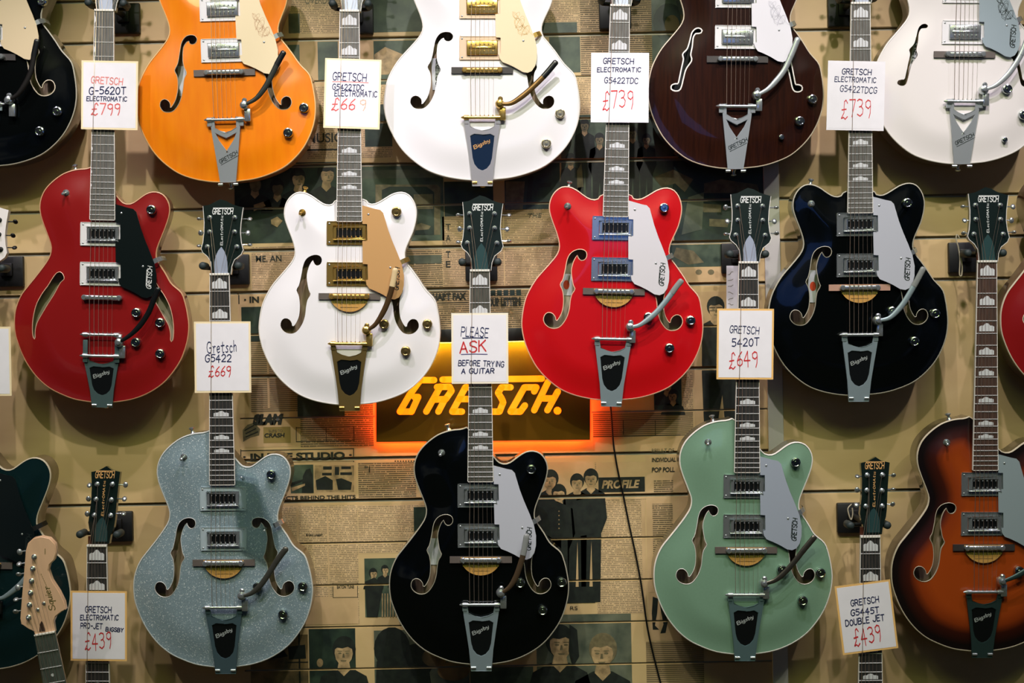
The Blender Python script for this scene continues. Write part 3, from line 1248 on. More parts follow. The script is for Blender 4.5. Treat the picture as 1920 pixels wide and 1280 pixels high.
def make_guitar(name, label, g, group, out='DC', hole='f1', paint=None, side=None, inner=WOODIN, sx=1.0, depth=.062, binding=CREAM, trim=None, trimw=.0016,
                hardware=CHROME, ring=CHROME, pickup='open', pickguard=PGSILVER, pglogo=LOGOB, sign=None, vib='B', vframe=ALU, vinsert=BLACKP, vtext=mat('dim_white_script', (176, 184, 182), .4),
                arm=None, armmat=None, grip=None, knobs=(), knobmat=mat('mirror_chrome', (196, 204, 206), .16, 1.0), switch=None, straps=(), fb=ROSE, fbbind=WHITEB, inlay='hump', head='B', headmat=HEADBLK,
                logo=LOGOW, rod=mat('satin_rod_cover', (150, 160, 178), 0.35, 0.2), bridge_base=BASEW, card=False, lift_string=None, label_inside=None,
                simple=False, saddle=None):
    root = thing(name, label, 'guitar', g.M @ Matrix.Diagonal((g.s, g.s, g.s, 1)), group)
    poly = OUT[out]
    saddle = saddle or hardware

    def part(nm, key, fn, mats, parent=root, **k):
        return obj(nm, cached(key, fn), mats, parent, **k)
    body = obj('body', body_mesh(out, hole, depth), [paint, side or paint, inner], root)
    if sx != 1.0:
        body.scale = (sx, 1, 1)
    bd = obj('binding', binding_mesh(out), binding, root)
    bd.scale = (sx, 1, 1)
    if trim and hole:
        for s in (-1, 1):
            o = obj('sound_hole_trim', trim_mesh(out, hole, s, trimw), trim, root)
            o.scale = (sx, 1, 1)
    if label_inside:
        q = [g.loc(*p, w=-.0255 * g.s) for p in label_inside[0]]
        bm = bmesh.new()
        bm.faces.new([bm.verts.new((p.x, p.y, -.0255)) for p in q])
        lb = obj('inner_label', finish(bm, 'inner_label', smooth=False), mat('white_label', (206, 212, 210), 0.7), root)
        bm = bmesh.new()
        a, b = q[0].lerp(q[3], .5), q[1].lerp(q[2], .5)
        if label_inside[1] is not None:
            st, wd = text_strokes(label_inside[1] or ' ', 8 * UK, 2.4, .1)
            wd = wd or 1
            d = (b - a) / wd
            n = Vector((-d.y, d.x)).normalized()
            add_strokes(bm, st, 1.5 * UK, line_tf((a.x - n.x * .004, a.y - n.y * .004, -.0250), (d.x, d.y, 0), (n.x, n.y, 0)))
            label_inside[1].strip() and obj('label_lettering', finish(bm, 'label_lettering', smooth=False), LOGOB, lb)
        else:
            c = (a + b) / 2
            bm.faces.new([bm.verts.new((c.x + 6 * UK * math.cos(t), c.y + 9 * UK * math.sin(t), -.0250)) for t in [2 * math.pi * k / 14 for k in range(14)]])
            obj('label_spot', finish(bm, 'label_spot', smooth=False), mat('orange_spot', (214, 74, 30), 0.6), lb)
    # neck
    part('neck', ('neck', out), lambda: m_neck(out), NECKW)
    fbo = part('fretboard', 'fb', m_fretboard, fb)
    part('fretboard_binding', 'fbb', m_fbbind, fbbind, fbo)
    for k in range(1, 23):
        v = fret_v(k)
        part('fret', 'fret', m_fret, FRETM, fbo, loc=(0, v, WFB + .0003), scale=(2 * fb_half(v) - .0026, 1, 1))
    if inlay:
        for k in (1, 3, 5, 7, 9, 12, 15, 17):
            v0, v1 = fret_v(k - 1), fret_v(k)
            hgt = (v0 - v1) * .66
            vc = (v0 + v1) / 2
            if inlay == 'hump':
                part('inlay', 'inlay', m_inlay, PEARL, fbo, loc=(0, vc, WFB + .0001), scale=(min(28 * UK, fb_half(vc) * 1.5), hgt, 1))
            else:
                part('inlay', 'thumb', m_thumb, PEARL, fbo, loc=(-fb_half(vc) + .0016 + .003, vc, WFB + .0001), scale=(.006, hgt * .75, 1))
    part('nut', 'nut', m_nut, NUTM)
    # headstock
    hd = part('headstock', ('head', head), lambda: m_head(head), headmat, mtx=HSM)
    part('headstock_binding', ('headbind', head), lambda: m_headbind(head), WHITEB, hd) if head == 'B' else None
    part('truss_rod_cover', ('rod', head), lambda: m_rodcover(head), rod, hd)
    part('logo', ('hlogo', head), lambda: m_headlogo(head), logo, hd)
    part('script', ('htext', head), lambda: m_headtext(head), logo, hd)
    posts = POST_B if head == 'B' else POST_L
    btns = BTN_B if head == 'B' else BTN_L
    rnd = random.Random(len(label))
    for i in range(6):
        tn = obj('tuner', cached('tuner', m_tuner), hardware, root, mtx=HSM @ Matrix.Translation((posts[i].x, posts[i].y, 0)))
        s = -1 if i < 3 else 1
        d = btns[i] - posts[i]
        mt = Matrix.Translation((d.x, d.y, -.009)) @ Matrix.Rotation(math.pi if s < 0 else 0, 4, 'Z') @ Matrix.Rotation(rnd.uniform(0, 3), 4, 'X')
        obj('tuner_button', cached('tbutton', m_tbutton), hardware, tn, mtx=mt)
    # strings
    vb = VB[out]
    order = [2, 1, 0, 3, 4, 5]
    for i in range(6):
        t = (i - 2.5) / 2.5
        un, ub = t * 13.6 * UK, t * 21.5 * UK
        pp = posts[[2, 1, 0, 3, 4, 5][i]]
        pw = HSM @ Vector((pp.x + (.0028 if i < 3 else -.0028), pp.y, .0055))
        pts = [pw, (un, VN + .0022, WFB + .0028)]
        if lift_string and i == 0:
            for v_, w_ in lift_string:
                uu = un + (ub - un) * (VN - v_) / (VN - vb)
                pts.append((uu, v_, w_))
        pts += [(ub, vb, .0236), (ub * .96, 120 * UK if vib != 'D' else 92 * UK, .0225)]
        bm = bmesh.new()
        add_tube(bm, pts, (.00062, .00052, .00045, .00030, .00026, .00022)[i], 5)
        obj('string', finish(bm, 'string'), STRING, root)
    # bridge
    br = obj('bridge', cached('bsad', m_bsaddle), saddle, root, loc=(0, vb, 0))
    if out == 'DC' or card:
        part('bridge_base', 'bbase', m_bbase, bridge_base, br)
    if card:
        cdp = part('bridge_card', 'bcard', m_bsticker, STICK, br)
        part('card_band', 'bband', m_bstickband, STICKO, cdp)
        part('card_print', 'btext', m_bsticktext, mat('brown_print', (70, 58, 24), .5), cdp)
    # pickups
    for pv in ((324, 247) if out == 'DC' else (319, 244)):
        pk = obj('pickup', cached('pcov' if pickup == 'open' else 'psol', m_cover if pickup == 'open' else m_solid), hardware, root, loc=(0, pv * UK, 0))
        part('mounting_ring', 'pring', m_ring, ring, pk)
        if pickup == 'open':
            part('pickup_insert', 'pins', m_insert, BLACKP, pk)
        for k in range(6):
            for yy in (-6.6, 6.6):
                part('pole_screw', 'pole', m_pole, hardware, pk, loc=((-20.5 + 8.2 * k) * UK, yy * UK, .0138 if pickup == 'open' else .0155))
        for sx_ in (-1, 1):
            for sy_ in (-1, 1):
                part('ring_screw', 'rscr', m_ringscrew, NICKEL, pk, loc=(sx_ * 38 * UK, sy_ * 17.5 * UK, .0103))
    # tailpiece
    vs = .80 if vib == 'D' else 1.0
    kind = 'V' if vib == 'V' else 'B'
    tp = part('tailpiece', ('vfr', kind, vs), lambda: m_vframe(kind, vs), vframe)
    if kind == 'B':
        part('tailpiece_inlay', ('vin', vs), lambda: m_vinsert(vs), vinsert, tp)
    part('tailpiece_script', ('vtx', kind, vs), lambda: m_vtext(kind, vs), vtext if kind == 'B' else LOGOB, tp)
    for s in (-1, 1):
        part('hinge_bolt', 'vbolt', m_vbolt, hardware, tp, loc=(s * 14.5 * UK, -5 * UK, .0062))
    bars = (129, 89) if vib == 'D' else (116,)
    for bv in bars:
        part('roller_bar', 'vbar', m_vbar, hardware, tp, loc=(0, bv * UK, .0192))
    for s in (-1, 1):
        part('bearing_post', 'vpost', m_vpost, vframe, tp, loc=(s * 30 * UK, bars[-1] * UK, .0165))
        if vib == 'D':
            part('bearing_post', 'vpost', m_vpost, vframe, tp, loc=(s * 30 * UK, 118 * UK, .0165), scale=(1, 2.2, 1))
    # arm
    pts = arm or None
    if pts is None:
        pl = [gM3.loc(*p, w=.03) for p in DEF_ARM]
    else:
        pl = [g.loc(*p, w=.03) for p in pts]
    j = pl[0]
    bm = bmesh.new()
    add_lathe(bm, [(.0105, .018), (.0105, .026), (.0085, .031), (.005, .0325), (.0048, .0345), (0, .0355)], (j.x, j.y, 0), 18)
    add_box(bm, (j.x + 5 * UK, j.y - 18 * UK, .0185), (12 * UK, 24 * UK, .010), .002, 2)
    add_lathe(bm, [(.0056, .022), (.0056, .028), (.003, .030), (0, .030)], (j.x + 1 * UK, j.y + 9 * UK, 0), 12)
    av = obj('arm_pivot', finish(bm, 'arm_pivot'), hardware, tp)
    p3 = smooth_open([Vector((p.x, p.y, .0305 + .004 * i / len(pl))) for i, p in enumerate(pl)], 5)
    n = len(p3)
    cut = int(n * .74)
    bm = bmesh.new()
    add_tube(bm, p3[:cut + 1], [.0034 + .0028 * min(1, i / (n * .35)) for i in range(cut + 1)], 12, flat=((0, 0, 1), .45))
    ao = obj('vibrato_arm', finish(bm, 'vibrato_arm', 60), armmat or vframe, tp)
    bm = bmesh.new()
    ext = p3[-1] + (p3[-1] - p3[-2]).normalized() * .003
    add_tube(bm, p3[cut:] + [ext], [.0066] * (n - cut) + [.0038], 12, flat=((0, 0, 1), .5))
    ag = obj('arm_grip', finish(bm, 'arm_grip', 60), grip or armmat or vframe, tp)
    # pickguard
    pg = part('pickguard', 'pg', m_pickguard, pickguard)
    for x, y in ((1385, 818), (1175, 282)):
        q = gM3.loc(*r1(x, y), w=.016)
        part('pickguard_screw', 'pgs', m_pgscrew, NICKEL, pg, loc=(q.x, q.y, .0168))
    if pglogo:
        part('logo', 'pglogo', m_pglogo, pglogo, pg)
    if sign:
        part('signature', 'pgsign', m_pgsign, sign, pg)
    br_ = part('pickguard_bracket', 'pgb', m_pgbracket, hardware, pg)
    # knobs
    def on_top(px):
        q = g.loc(px[0], px[1], w=.012)
        return (q.x, q.y, arch(poly, (q.x / sx, q.y)) - .0004)
    for i, kx in enumerate(knobs):
        small = len(kx) > 2
        part('control_knob', 'knob', m_knob, knobmat, loc=on_top(kx), scale=(.55, .55, .66) if small else (1, 1, 1))
    if switch:
        part('toggle_switch', 'switch', m_switch, hardware, loc=on_top(switch), rot=(R(12), R(-8), 0))
    # strap button on the upper bout, and the end pin
    k = min(range(len(poly)), key=lambda i_: (poly[i_] - Vector((-86 * UK if out == 'DC' else -56 * UK, (401 if out == 'DC' else 435) * UK))).length)
    tdir = offset_poly(poly, .01)[k] - poly[k]
    ang = math.atan2(-tdir.x, tdir.y)
    part('strap_button', 'strap', m_strap, hardware, loc=(poly[k].x * sx, poly[k].y, -.018), rot=(0, 0, ang))
    part('end_pin', 'strap', m_strap, hardware, loc=(0, poly[[p.y for p in poly].index(min(p.y for p in poly))].y, -.024), rot=(0, 0, math.pi))
    return root


# ------------------------------------------------------------------ paints
P_ORANGE = mat('orange_stain', (238, 134, 4), 0.3, 0, 1.0, rgb2=(232, 123, 2), vscale=14, stretch=(4, .8, 1))
P_WHITE = mat('white_lacquer', (236, 235, 238), 0.35, 0, 0.7)
P_WHITE2 = mat('warm_white_lacquer', (226, 222, 218), 0.35, 0, 0.7)
P_BLACK = mat('black_lacquer', (4, 6, 6), 0.2, 0, .8, spec=.15)
P_WALNUT = mat('walnut_stain', (44, 20, 11), 0.25, 0, .8, spec=.15, rgb2=(33, 15, 9), vscale=22, stretch=(9, .5, 1))
P_DKRED = mat('dark_red_lacquer', (134, 18, 18), 0.3, 0, 0.8)
P_RED = mat('bright_red_lacquer', (190, 10, 18), 0.3, 0, 1.0)
P_MINT = mat('mint_lacquer', (124, 160, 134), 0.36, 0.15, 0.7, vary=.04, vscale=300)
P_SPARK = sparkle_mat('silver_sparkle_lacquer', (142, 164, 172))
P_BURST = burst_mat('sunburst_lacquer')
P_BURSTS = mat('sunburst_side', (34, 14, 10), 0.25, 0, 0.8)
P_GREEN = mat('dark_green_lacquer', (10, 34, 36), 0.25, 0, 0.9)
P_OSIDE = mat('amber_side', (196, 120, 40), 0.3, 0, 0.7)
P_CREAMS = mat('cream_side', (206, 200, 180), 0.35, 0, 0.5)
P_TANSIDE = mat('brown_side', (98, 80, 54), 0.35, 0, 0.5)
P_MAPLE = mat('maple_headstock', (232, 190, 154), 0.4, 0, 0.3, vary=.07, vscale=10, stretch=(8, 1, 1))
CLEARPG = mat('clear_pickguard', (236, 244, 244), .04)
CLEARPG.node_tree.nodes['Principled BSDF'].inputs['Transmission Weight'].default_value = 1.0
CLEARPG.node_tree.nodes['Principled BSDF'].inputs['IOR'].default_value = 1.2
POLISH = mat('polished_tailpiece', (192, 200, 202), .3, .6)
DULLB = mat('grey_cream_binding', (166, 162, 144), .45)
INDARK = mat('inner_shadow_wood', (92, 80, 60), 0.8)

gT1 = G((-25, 312), (-25, -425)); gT2 = G((429, 341), (406, -394)); gT5 = G((1802, 307), (1815, -427))
gM2 = G((656, 758.5), (657, 25)); gM4 = G((1609, 741), (1610, 10.7)); gM5 = G((2046, 745), (2046, 12))
gB0 = G((-33, 1255), (-28, 520)); gB2 = G((902.5, 1245), (900, 509)); gB4 = G((1840, 1220), (1846, 492))
gL2 = G((1629, 1740), (1628, 1005))
ALLG = {}


def pts(z, *l):
    return [z(*p) for p in l]


c2 = zc(240, 0, 3.5564); c5 = zc(1630, 0, 3.8793); c1 = zc(0, 0, 4.0)
c6 = zc(470, 340, 2.909); c7 = zc(1440, 330, 2.977)
s1 = zc(250, 1020, 5.3333); s1a = zc(250, 780, 5.3333)
s2 = zc(725, 1020, 5.3333); s2a = zc(725, 790, 5.3333)
s4 = zc(1640, 1000, 5.3333); s4a = zc(1640, 770, 5.3333)

TAGS = {
    'M1': dict(q=[(154, 113), (260, 115), (257, 244), (151, 242)], border=CARDC),
    'M2': dict(q=[(611, 109), (716, 112), (711, 243), (605, 239)], border=CARDC),
    'M3': dict(q=[(1108, 99), (1217, 99), (1216, 230), (1108, 229)], border=CARDW),
    'M4': dict(q=[(1551, 114), (1659, 115), (1658, 246), (1551, 243)], border=CARDW),
    'B0': dict(q=[(-86, 613), (20, 612), (22, 742), (-84, 742)], border=CARDC),
    'B1': dict(q=[(364, 603), (470, 602), (471, 736), (365, 736)], border=CARDC),
    'B2': dict(q=[(846, 587), (953, 586), (953, 719), (847, 719)], border=mat('pale_card', (238, 230, 208), .7)),
    'B3': dict(q=[(1344, 578), (1450, 579), (1451, 711), (1344, 711)], border=CARDO),
    'L1': dict(q=[(132, 1107), (238, 1108), (238, 1239), (133, 1238)], border=CARDO),
    'L2': dict(q=[(1564, 1098), (1669, 1087), (1684, 1213), (1581, 1229)], border=CARDO),
}


def lift_for(g, key):
    q = TAGS[key]['q']
    a = g.loc((q[0][0] + q[1][0]) / 2, (q[0][1] + q[1][1]) / 2, .022).y
    b = g.loc((q[2][0] + q[3][0]) / 2, (q[2][1] + q[3][1]) / 2, .022).y
    return [(a + .016, .0221), (a + .0016, .0268), (b - .0016, .0268), (b - .016, .0229)]


TOPG = 'guitars in the top row on the wall'
MIDG = 'guitars in the middle row on the wall'
LOWG = 'guitars in the lower row on the wall'
ROD_BLK = mat('dark_rod_cover', (40, 66, 66), 0.25, 0, 0.6)

ALLG['T1'] = make_guitar('electric_guitar', 'black hollow-body guitar with cream pickguard, cut by the top left corner', gT1, TOPG, 'DC', 'f1', P_BLACK, binding=DULLB, trim=CREAM,
    pickguard=PGTAN, pglogo=None, pickup='solid', vib='V', arm=pts(c1, (60, 750), (130, 710), (190, 630), (235, 530), (260, 400), (282, 305)), armmat=mat('black_arm', (26, 24, 22), .35, .3), grip=BLACKP,
    knobs=pts(c1, (427, 835), (297, 985), (310, 5)), ring=WHITEP, inlay='hump', bridge_base=BASEB)
ALLG['T2'] = make_guitar('electric_guitar', 'orange hollow-body guitar with cream pickguard and two f-holes', gT2, TOPG, 'DC', 'f2', P_ORANGE, side=P_OSIDE, binding=mat('amber_binding', (222, 182, 122), .4), trim=CREAM, trimw=.0008, sx=.992,
    pickguard=PGCREAM, pglogo=None, sign=mat('tan_signature', (206, 170, 132), .5), pickup='solid', hardware=CHROME, ring=WHITEP, vib='V', vframe=POLISH,
    arm=pts(c2, (772, 700), (850, 660), (910, 590), (960, 500), (1000, 420), (1040, 350)), armmat=mat('dark_arm', (48, 52, 46), .35, .3), grip=BLACKP,
    knobs=pts(c2, (1172, 718), (1068, 885)), label_inside=(pts(c2, (330, 440), (340, 640), (400, 640), (410, 440)), ' '))
ALLG['T3'] = make_guitar('electric_guitar', 'large white hollow-body guitar with gold fittings in the top row', gT3, TOPG, 'DC', 'f2', P_WHITE, side=P_CREAMS, sx=1.082,
    binding=WHITEB, pickguard=PGCREAM, pglogo=None, sign=mat('gold_signature', (214, 180, 120), .45), pickup='solid', hardware=GOLDM, ring=mat('clear_gold_ring', (232, 206, 176), .3, .2),
    vib='B', vframe=mat('pale_gold_alloy', (214, 212, 216), .3, .6), vinsert=mat('navy_inlay', (10, 34, 62), .35), vtext=LOGOG,
    arm=pts(t3, (808, 690), (880, 690), (960, 640), (1040, 570), (1110, 500), (1182, 415)), armmat=mat('bronze_arm', (120, 92, 52), .35, .7), grip=BLACKP,
    knobs=pts(t3, (1210, 755), (1118, 955)), knobmat=mat('brass_knob', (216, 204, 168), .25, .9), bridge_base=BASEB,
    label_inside=(pts(t3, (350, 388), (360, 600), (425, 600), (440, 388)), 'GRETSCH'))
ALLG['T4'] = make_guitar('electric_guitar', 'dark brown walnut guitar with white-bound f-holes and white pickguard', gT4, TOPG, 'DC', 'f3', P_WALNUT, trim=WHITEB, trimw=.0026, sx=.976,
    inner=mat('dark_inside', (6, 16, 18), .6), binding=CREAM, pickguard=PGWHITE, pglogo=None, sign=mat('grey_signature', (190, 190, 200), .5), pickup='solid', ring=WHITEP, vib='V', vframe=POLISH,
    arm=pts(t4, (828, 668), (900, 630), (960, 570), (1020, 490), (1070, 380), (1112, 275)), knobs=pts(t4, (1220, 700), (1128, 855)) + [t4(1000, 968) + (1,)], bridge_base=BASEB)
ALLG['T5'] = make_guitar('electric_guitar', 'cream-white guitar with grey signed pickguard in the top right corner', gT5, TOPG, 'DC', 'f3', P_WHITE2, side=P_TANSIDE, sx=.99, binding=WHITEB,
    pickguard=PGGREY, pglogo=LOGOB, sign=LOGOB, pickup='solid', ring=WHITEP, vib='V', vframe=POLISH,
    arm=pts(c5, (840, 650), (920, 620), (1000, 550), (1060, 470), (1110, 380), (1150, 270)), knobs=pts(c5, (1000, 650), (1122, 835)) + [c5(990, 1015) + (1,)],
    label_inside=(pts(c5, (325, 300), (285, 530), (325, 540), (372, 315)), 'GRETSCH'))
ALLG['M1'] = make_guitar('electric_guitar', 'dark red guitar with black pickguard and slim cat-eye sound holes', gM1, MIDG, 'SC', 'cat', P_DKRED, depth=.040, sx=.988, trim=PINKB, trimw=.0011,
    binding=mat('tan_binding', (196, 150, 112), .35), pickguard=PGBLACK, pglogo=LOGOW, ring=WHITEP, vib='D', arm=pts(q8, (1078, 598), (1200, 520), (1300, 420), (1380, 300), (1430, 180), (1480, 60)),
    vframe=mat('dark_grey_alloy', (92, 116, 116), .4, .5), armmat=BLACKP, grip=BLACKP, knobs=pts(q8, (1260, 300), (1495, 400), (1255, 597), (1495, 710)) + pts(q7, (1405, 497)), switch=q7(545, 325), inlay='thumb', lift_string=lift_for(gM1, 'M1'),
    inner=mat('pale_inside', (176, 168, 140), .7))
ALLG['M2'] = make_guitar('electric_guitar', 'white double-cutaway guitar with gold pickguard in the middle row', gM2, MIDG, 'DC', 'f1', P_WHITE, binding=WHITEB, pickguard=PGGOLD, hardware=GOLDM, ring=GOLDM,
    vframe=mat('dark_gold_alloy', (132, 112, 66), .36, .6), card=True, arm=pts(c6, (630, 812), (680, 780), (730, 700), (760, 620), (775, 560), (790, 480)), armmat=mat('bronze_vibrato_arm', (104, 78, 50), .35, .7), grip=mat('pale_grip', (206, 184, 140), .4),
    knobs=pts(c6, (728, 778), (963, 778), (846, 925), (795, 165)), knobmat=mat('antique_gold_knob', (170, 146, 92), .25, .9), switch=c6(280, 168), lift_string=lift_for(gM2, 'M2'))
ALLG['M3'] = make_guitar('electric_guitar', 'bright red double-cutaway guitar with silver pickguard', gM3, MIDG, 'DC', 'f1', P_RED, binding=PINKB, trim=PINKB, trimw=.0015, pickguard=mat('pale_silver_pickguard', (216, 214, 218), .35, .1, .3), card=True,
    knobs=pts(r2, (1735, 325), (1520, 600), (1310, 290)) + pts(r1, (1468, 265)), switch=r1(505, 245), lift_string=lift_for(gM3, 'M3'), grip=CLEARG,
    inner=mat('pale_inside', (176, 168, 140), .7), label_inside=(pts(r1, (436, 925), (436, 1140), (545, 1140), (545, 925)), None))
ALLG['M4'] = make_guitar('electric_guitar', 'black double-cutaway guitar with silver pickguard, right of the grey strip', gM4, MIDG, 'DC', 'f1', P_BLACK, binding=DULLB, trim=DULLB, trimw=.0011, pickguard=PGSILVER, card=True,
    arm=pts(c7, (615, 806), (680, 790), (740, 730), (780, 670), (820, 600), (865, 515)), knobs=pts(c7, (936, 768), (815, 922), (690, 755), (778, 150)), switch=c7(245, 153), grip=CLEARG, lift_string=lift_for(gM4, 'M4'),
    bridge_base=mat('pale_bridge_wood', (176, 138, 118), .5), label_inside=(pts(c7, (222, 525), (228, 705), (262, 705), (290, 525)), None))
ALLG['M5'] = make_guitar('electric_guitar', 'red guitar body just entering at the right edge', gM5, MIDG, 'SC', 'f1', P_DKRED, side=mat('dark_red_side', (70, 22, 16), .3, 0, .6), binding=CREAM, trim=CREAM)
ALLG['B0'] = make_guitar('electric_guitar', 'dark green guitar at the left edge behind the maple headstock', gB0, LOWG, 'SC', 'f1', P_GREEN, side=P_TANSIDE, binding=CREAM, pickguard=PGBLACK, trim=CREAM, headmat=P_WHITE2, logo=LOGOB, hardware=BLACKPAINT, card=True,
    lift_string=lift_for(gB0, 'B0'))
ALLG['B1'] = make_guitar('electric_guitar', 'silver sparkle single-cutaway guitar in the lower row', gB1, LOWG, 'SC', 'f1', P_SPARK, side=P_TANSIDE, binding=mat('grey_white_binding', (196, 200, 196), .35), trim=mat('grey_white_binding', (196, 200, 196), .35), trimw=.0009,
    pickguard=CLEARPG, pglogo=None, ring=mat('clear_ring', (170, 186, 192), .3, .1, .4), vframe=mat('dark_alloy', (84, 108, 116), .4, .5), card=True,
    arm=pts(s1, (1080, 518), (1180, 490), (1280, 400), (1370, 270), (1440, 160), (1530, 40)), armmat=mat('dark_nickel_arm', (92, 92, 84), .35, .7), knobs=pts(s1, (1692, 425), (1498, 700), (1245, 425)) + pts(s1a, (1380, 585)),
    switch=s1a(500, 410), fb=EBONY, lift_string=lift_for(gB1, 'B1'))
ALLG['B2'] = make_guitar('electric_guitar', 'black single-cutaway guitar below the lit orange sign', gB2, LOWG, 'SC', 'f1', P_BLACK, binding=DULLB, trim=DULLB, trimw=.0011, pickguard=PGSILVER, card=True, bridge_base=BASEW,
    arm=pts(s2, (1140, 492), (1225, 430), (1290, 330), (1340, 190), (1370, 80), (1400, -90)), armmat=mat('brown_nickel_arm', (112, 92, 70), .35, .7), grip=CLEARG,
    knobs=pts(s2, (1750, 385), (1560, 660), (1335, 385)) + pts(s2a, (1445, 480)), switch=s2a(548, 315), lift_string=lift_for(gB2, 'B2'), fb=mat('grey_rosewood', (84, 84, 76), .5, rgb2=(60, 60, 54), vscale=30, stretch=(14, 1, 1)),
    rod=ROD_BLK, label_inside=(pts(s2, (410, -60), (410, 205), (570, 205), (570, -60)), ' '))
ALLG['B3'] = make_guitar('electric_guitar', 'mint green single-cutaway guitar with silver pickguard', gB3, LOWG, 'SC', 'f1', P_MINT, side=mat('green_brown_side', (92, 88, 70), .35, 0, .5), binding=WHITEB, trim=WHITEB, trimw=.0008, pickguard=mat('blue_silver_pickguard', (166, 176, 190), .3, .15, .4), card=True,
    arm=pts(r4, (1190, 502), (1290, 470), (1380, 400), (1480, 290), (1590, 150), (1690, 30)), armmat=mat('smoked_nickel_arm', (96, 92, 84), .3, .8), knobs=pts(r4, (1755, 395), (1572, 668), (1365, 360)) + pts(r3, (1503, 515)),
    switch=r3(632, 315), vframe=mat('blue_alloy', (104, 132, 134), .4, .5), fb=EBONY, lift_string=lift_for(gB3, 'B3'))
ALLG['B4'] = make_guitar('electric_guitar', 'orange-to-black sunburst guitar in the bottom right corner', gB4, LOWG, 'SC', 'f1', P_BURST, side=P_BURSTS, binding=CREAM, trim=mat('dull_binding', (176, 166, 146), .4), trimw=.0010, pickguard=PGGREY, card=True,
    bridge_base=BASEB, arm=pts(s4, (1280, 480), (1380, 440), (1460, 400), (1560, 330), (1650, 240), (1730, 140)), knobs=pts(s4, (1440, 372), (1835, 395), (1640, 665)) + pts(s4a, (1580, 480)), switch=s4a(728, 318), fb=ROSEB, rod=ROD_BLK,
    vframe=mat('darker_alloy', (52, 74, 72), .4, .5))  # tailpiece colour darker than the other alloys
ALLG['L1'] = make_guitar('electric_guitar', 'black headstock and dark neck rising from below at the left', gL1, 'guitar necks rising from the bottom edge', 'SC', None, P_BLACK, fb=EBONY, head='L', logo=LOGOG, rod=ROD_BLK, lift_string=lift_for(gL1, 'L1'))
ALLG['L2'] = make_guitar('electric_guitar', 'black headstock and dark neck rising from below, behind the tilted price tag', gL2, 'guitar necks rising from the bottom edge', 'SC', None, P_BLACK, fb=EBONY, head='L', logo=LOGOG, rod=ROD_BLK, lift_string=lift_for(gL2, 'L2'))


# ------------------------------------------------------------------ price tags
def make_tag(key, g, label, lines, name='price_tag', group='handwritten cards tucked under the strings'):
    q = TAGS[key]['q']
    w = .0250 * g.s
    c = [g.hit(px, py, w) for px, py in q]
    o = (c[0] + c[1] + c[2] + c[3]) / 4
    ex = ((c[1] - c[0]) + (c[2] - c[3])).normalized()
    ez = g.w
    ey = ez.cross(ex).normalized()
    wd = ((c[1] - c[0]).length + (c[2] - c[3]).length) / 2
    ht = ((c[0] - c[3]).length + (c[1] - c[2]).length) / 2
    M = Matrix(((ex.x, ey.x, ez.x, o.x), (ex.y, ey.y, ez.y, o.y), (ex.z, ey.z, ez.z, o.z), (0, 0, 0, 1)))
    root = thing(name, label, 'price tag' if name == 'price_tag' else 'sign', M, group)
    bm = bmesh.new()
    add_box(bm, (0, 0, 0), (wd, ht, .0008))
    obj('backing_card', finish(bm, 'backing_card', smooth=False), TAGS[key]['border'], root)
    bm = bmesh.new()
    bd = .0042
    add_box(bm, (0, 0, .0005), (wd - 2 * bd, ht - 2 * bd, .0004))
    obj('paper', finish(bm, 'paper', smooth=False), CARDW, root)
    for (txt, cx, cy, hgt, wid, ink, pen, tilt) in lines:
        # cx, cy centre in card fractions (0..1, y down), hgt and wid in photo pixels
        bm = bmesh.new()
        if txt.startswith('_'):
            st = [[(0, 0), (wid * UK * .5, .6 * UK), (wid * UK, 0)]]
            tw = wid * UK
            k = 1
            hh = 0
        else:
            st, tw = text_strokes(txt, hgt * UK, 2.6, .08, .5)
            k = wid * UK / tw
            hh = hgt * UK
        a = R(tilt)
        bx, by = Vector((math.cos(a), math.sin(a), 0)), Vector((-math.sin(a), math.cos(a), 0))
        ctr = Vector(((cx - .5) * wd, (.5 - cy) * ht, .0010))
        org = ctr - bx * (tw * k / 2) - by * hh / 2
        add_strokes(bm, st, pen * 1.22 * UK, lambda p, org=org, bx=bx, by=by, k=k: org + bx * p[0] * k + by * p[1], round_n=6)
        obj('handwriting' if not txt.startswith('_') else 'underline', finish(bm, 'handwriting', smooth=False, fixn=False), ink, root)
    return root


B_, R_ = INKB, INKR
make_tag('M1', gM1, 'white price tag marked £799 beside the orange guitar', [('GRETSCH', .45, .29, 12, 58, INKRF, 1.7, -2), ('G-5620T', .46, .435, 13, 68, B_, 1.9, 1), ('ELECTROMATIC', .45, .555, 8, 74, B_, 1.5, 0), ('£799', .43, .70, 19, 52, mat('pale_red_ink', (222, 96, 92), .6), 1.9, 0)])
make_tag('M2', gM2, 'white price tag marked £669 in fading red, above the white middle-row guitar', [('GRETSCH', .44, .26, 14, 62, B_, 1.7, 0), ('_', .46, .335, 0, 66, INKRF, 1.2, 0), ('G5422TDC', .42, .41, 10, 58, B_, 1.5, 0), ('ELECTROMATIC', .56, .50, 10, 78, B_, 1.5, 0), ('£66', .34, .655, 20, 42, mat('pale_red_ink', (222, 96, 92), .6), 1.9, 0), ('9', .68, .645, 18, 11, INKRF2, 1.7, 0)])
make_tag('M3', gM3, 'white price tag marked £739 above the bright red guitar', [('GRETSCH', .47, .12, 10, 56, B_, 1.5, 0), ('ELECTROMATIC', .48, .245, 8, 80, B_, 1.4, 0), ('G5422TDC', .52, .40, 10, 62, B_, 1.4, -1), ('£739', .46, .67, 30, 56, R_, 2.0, 3)])
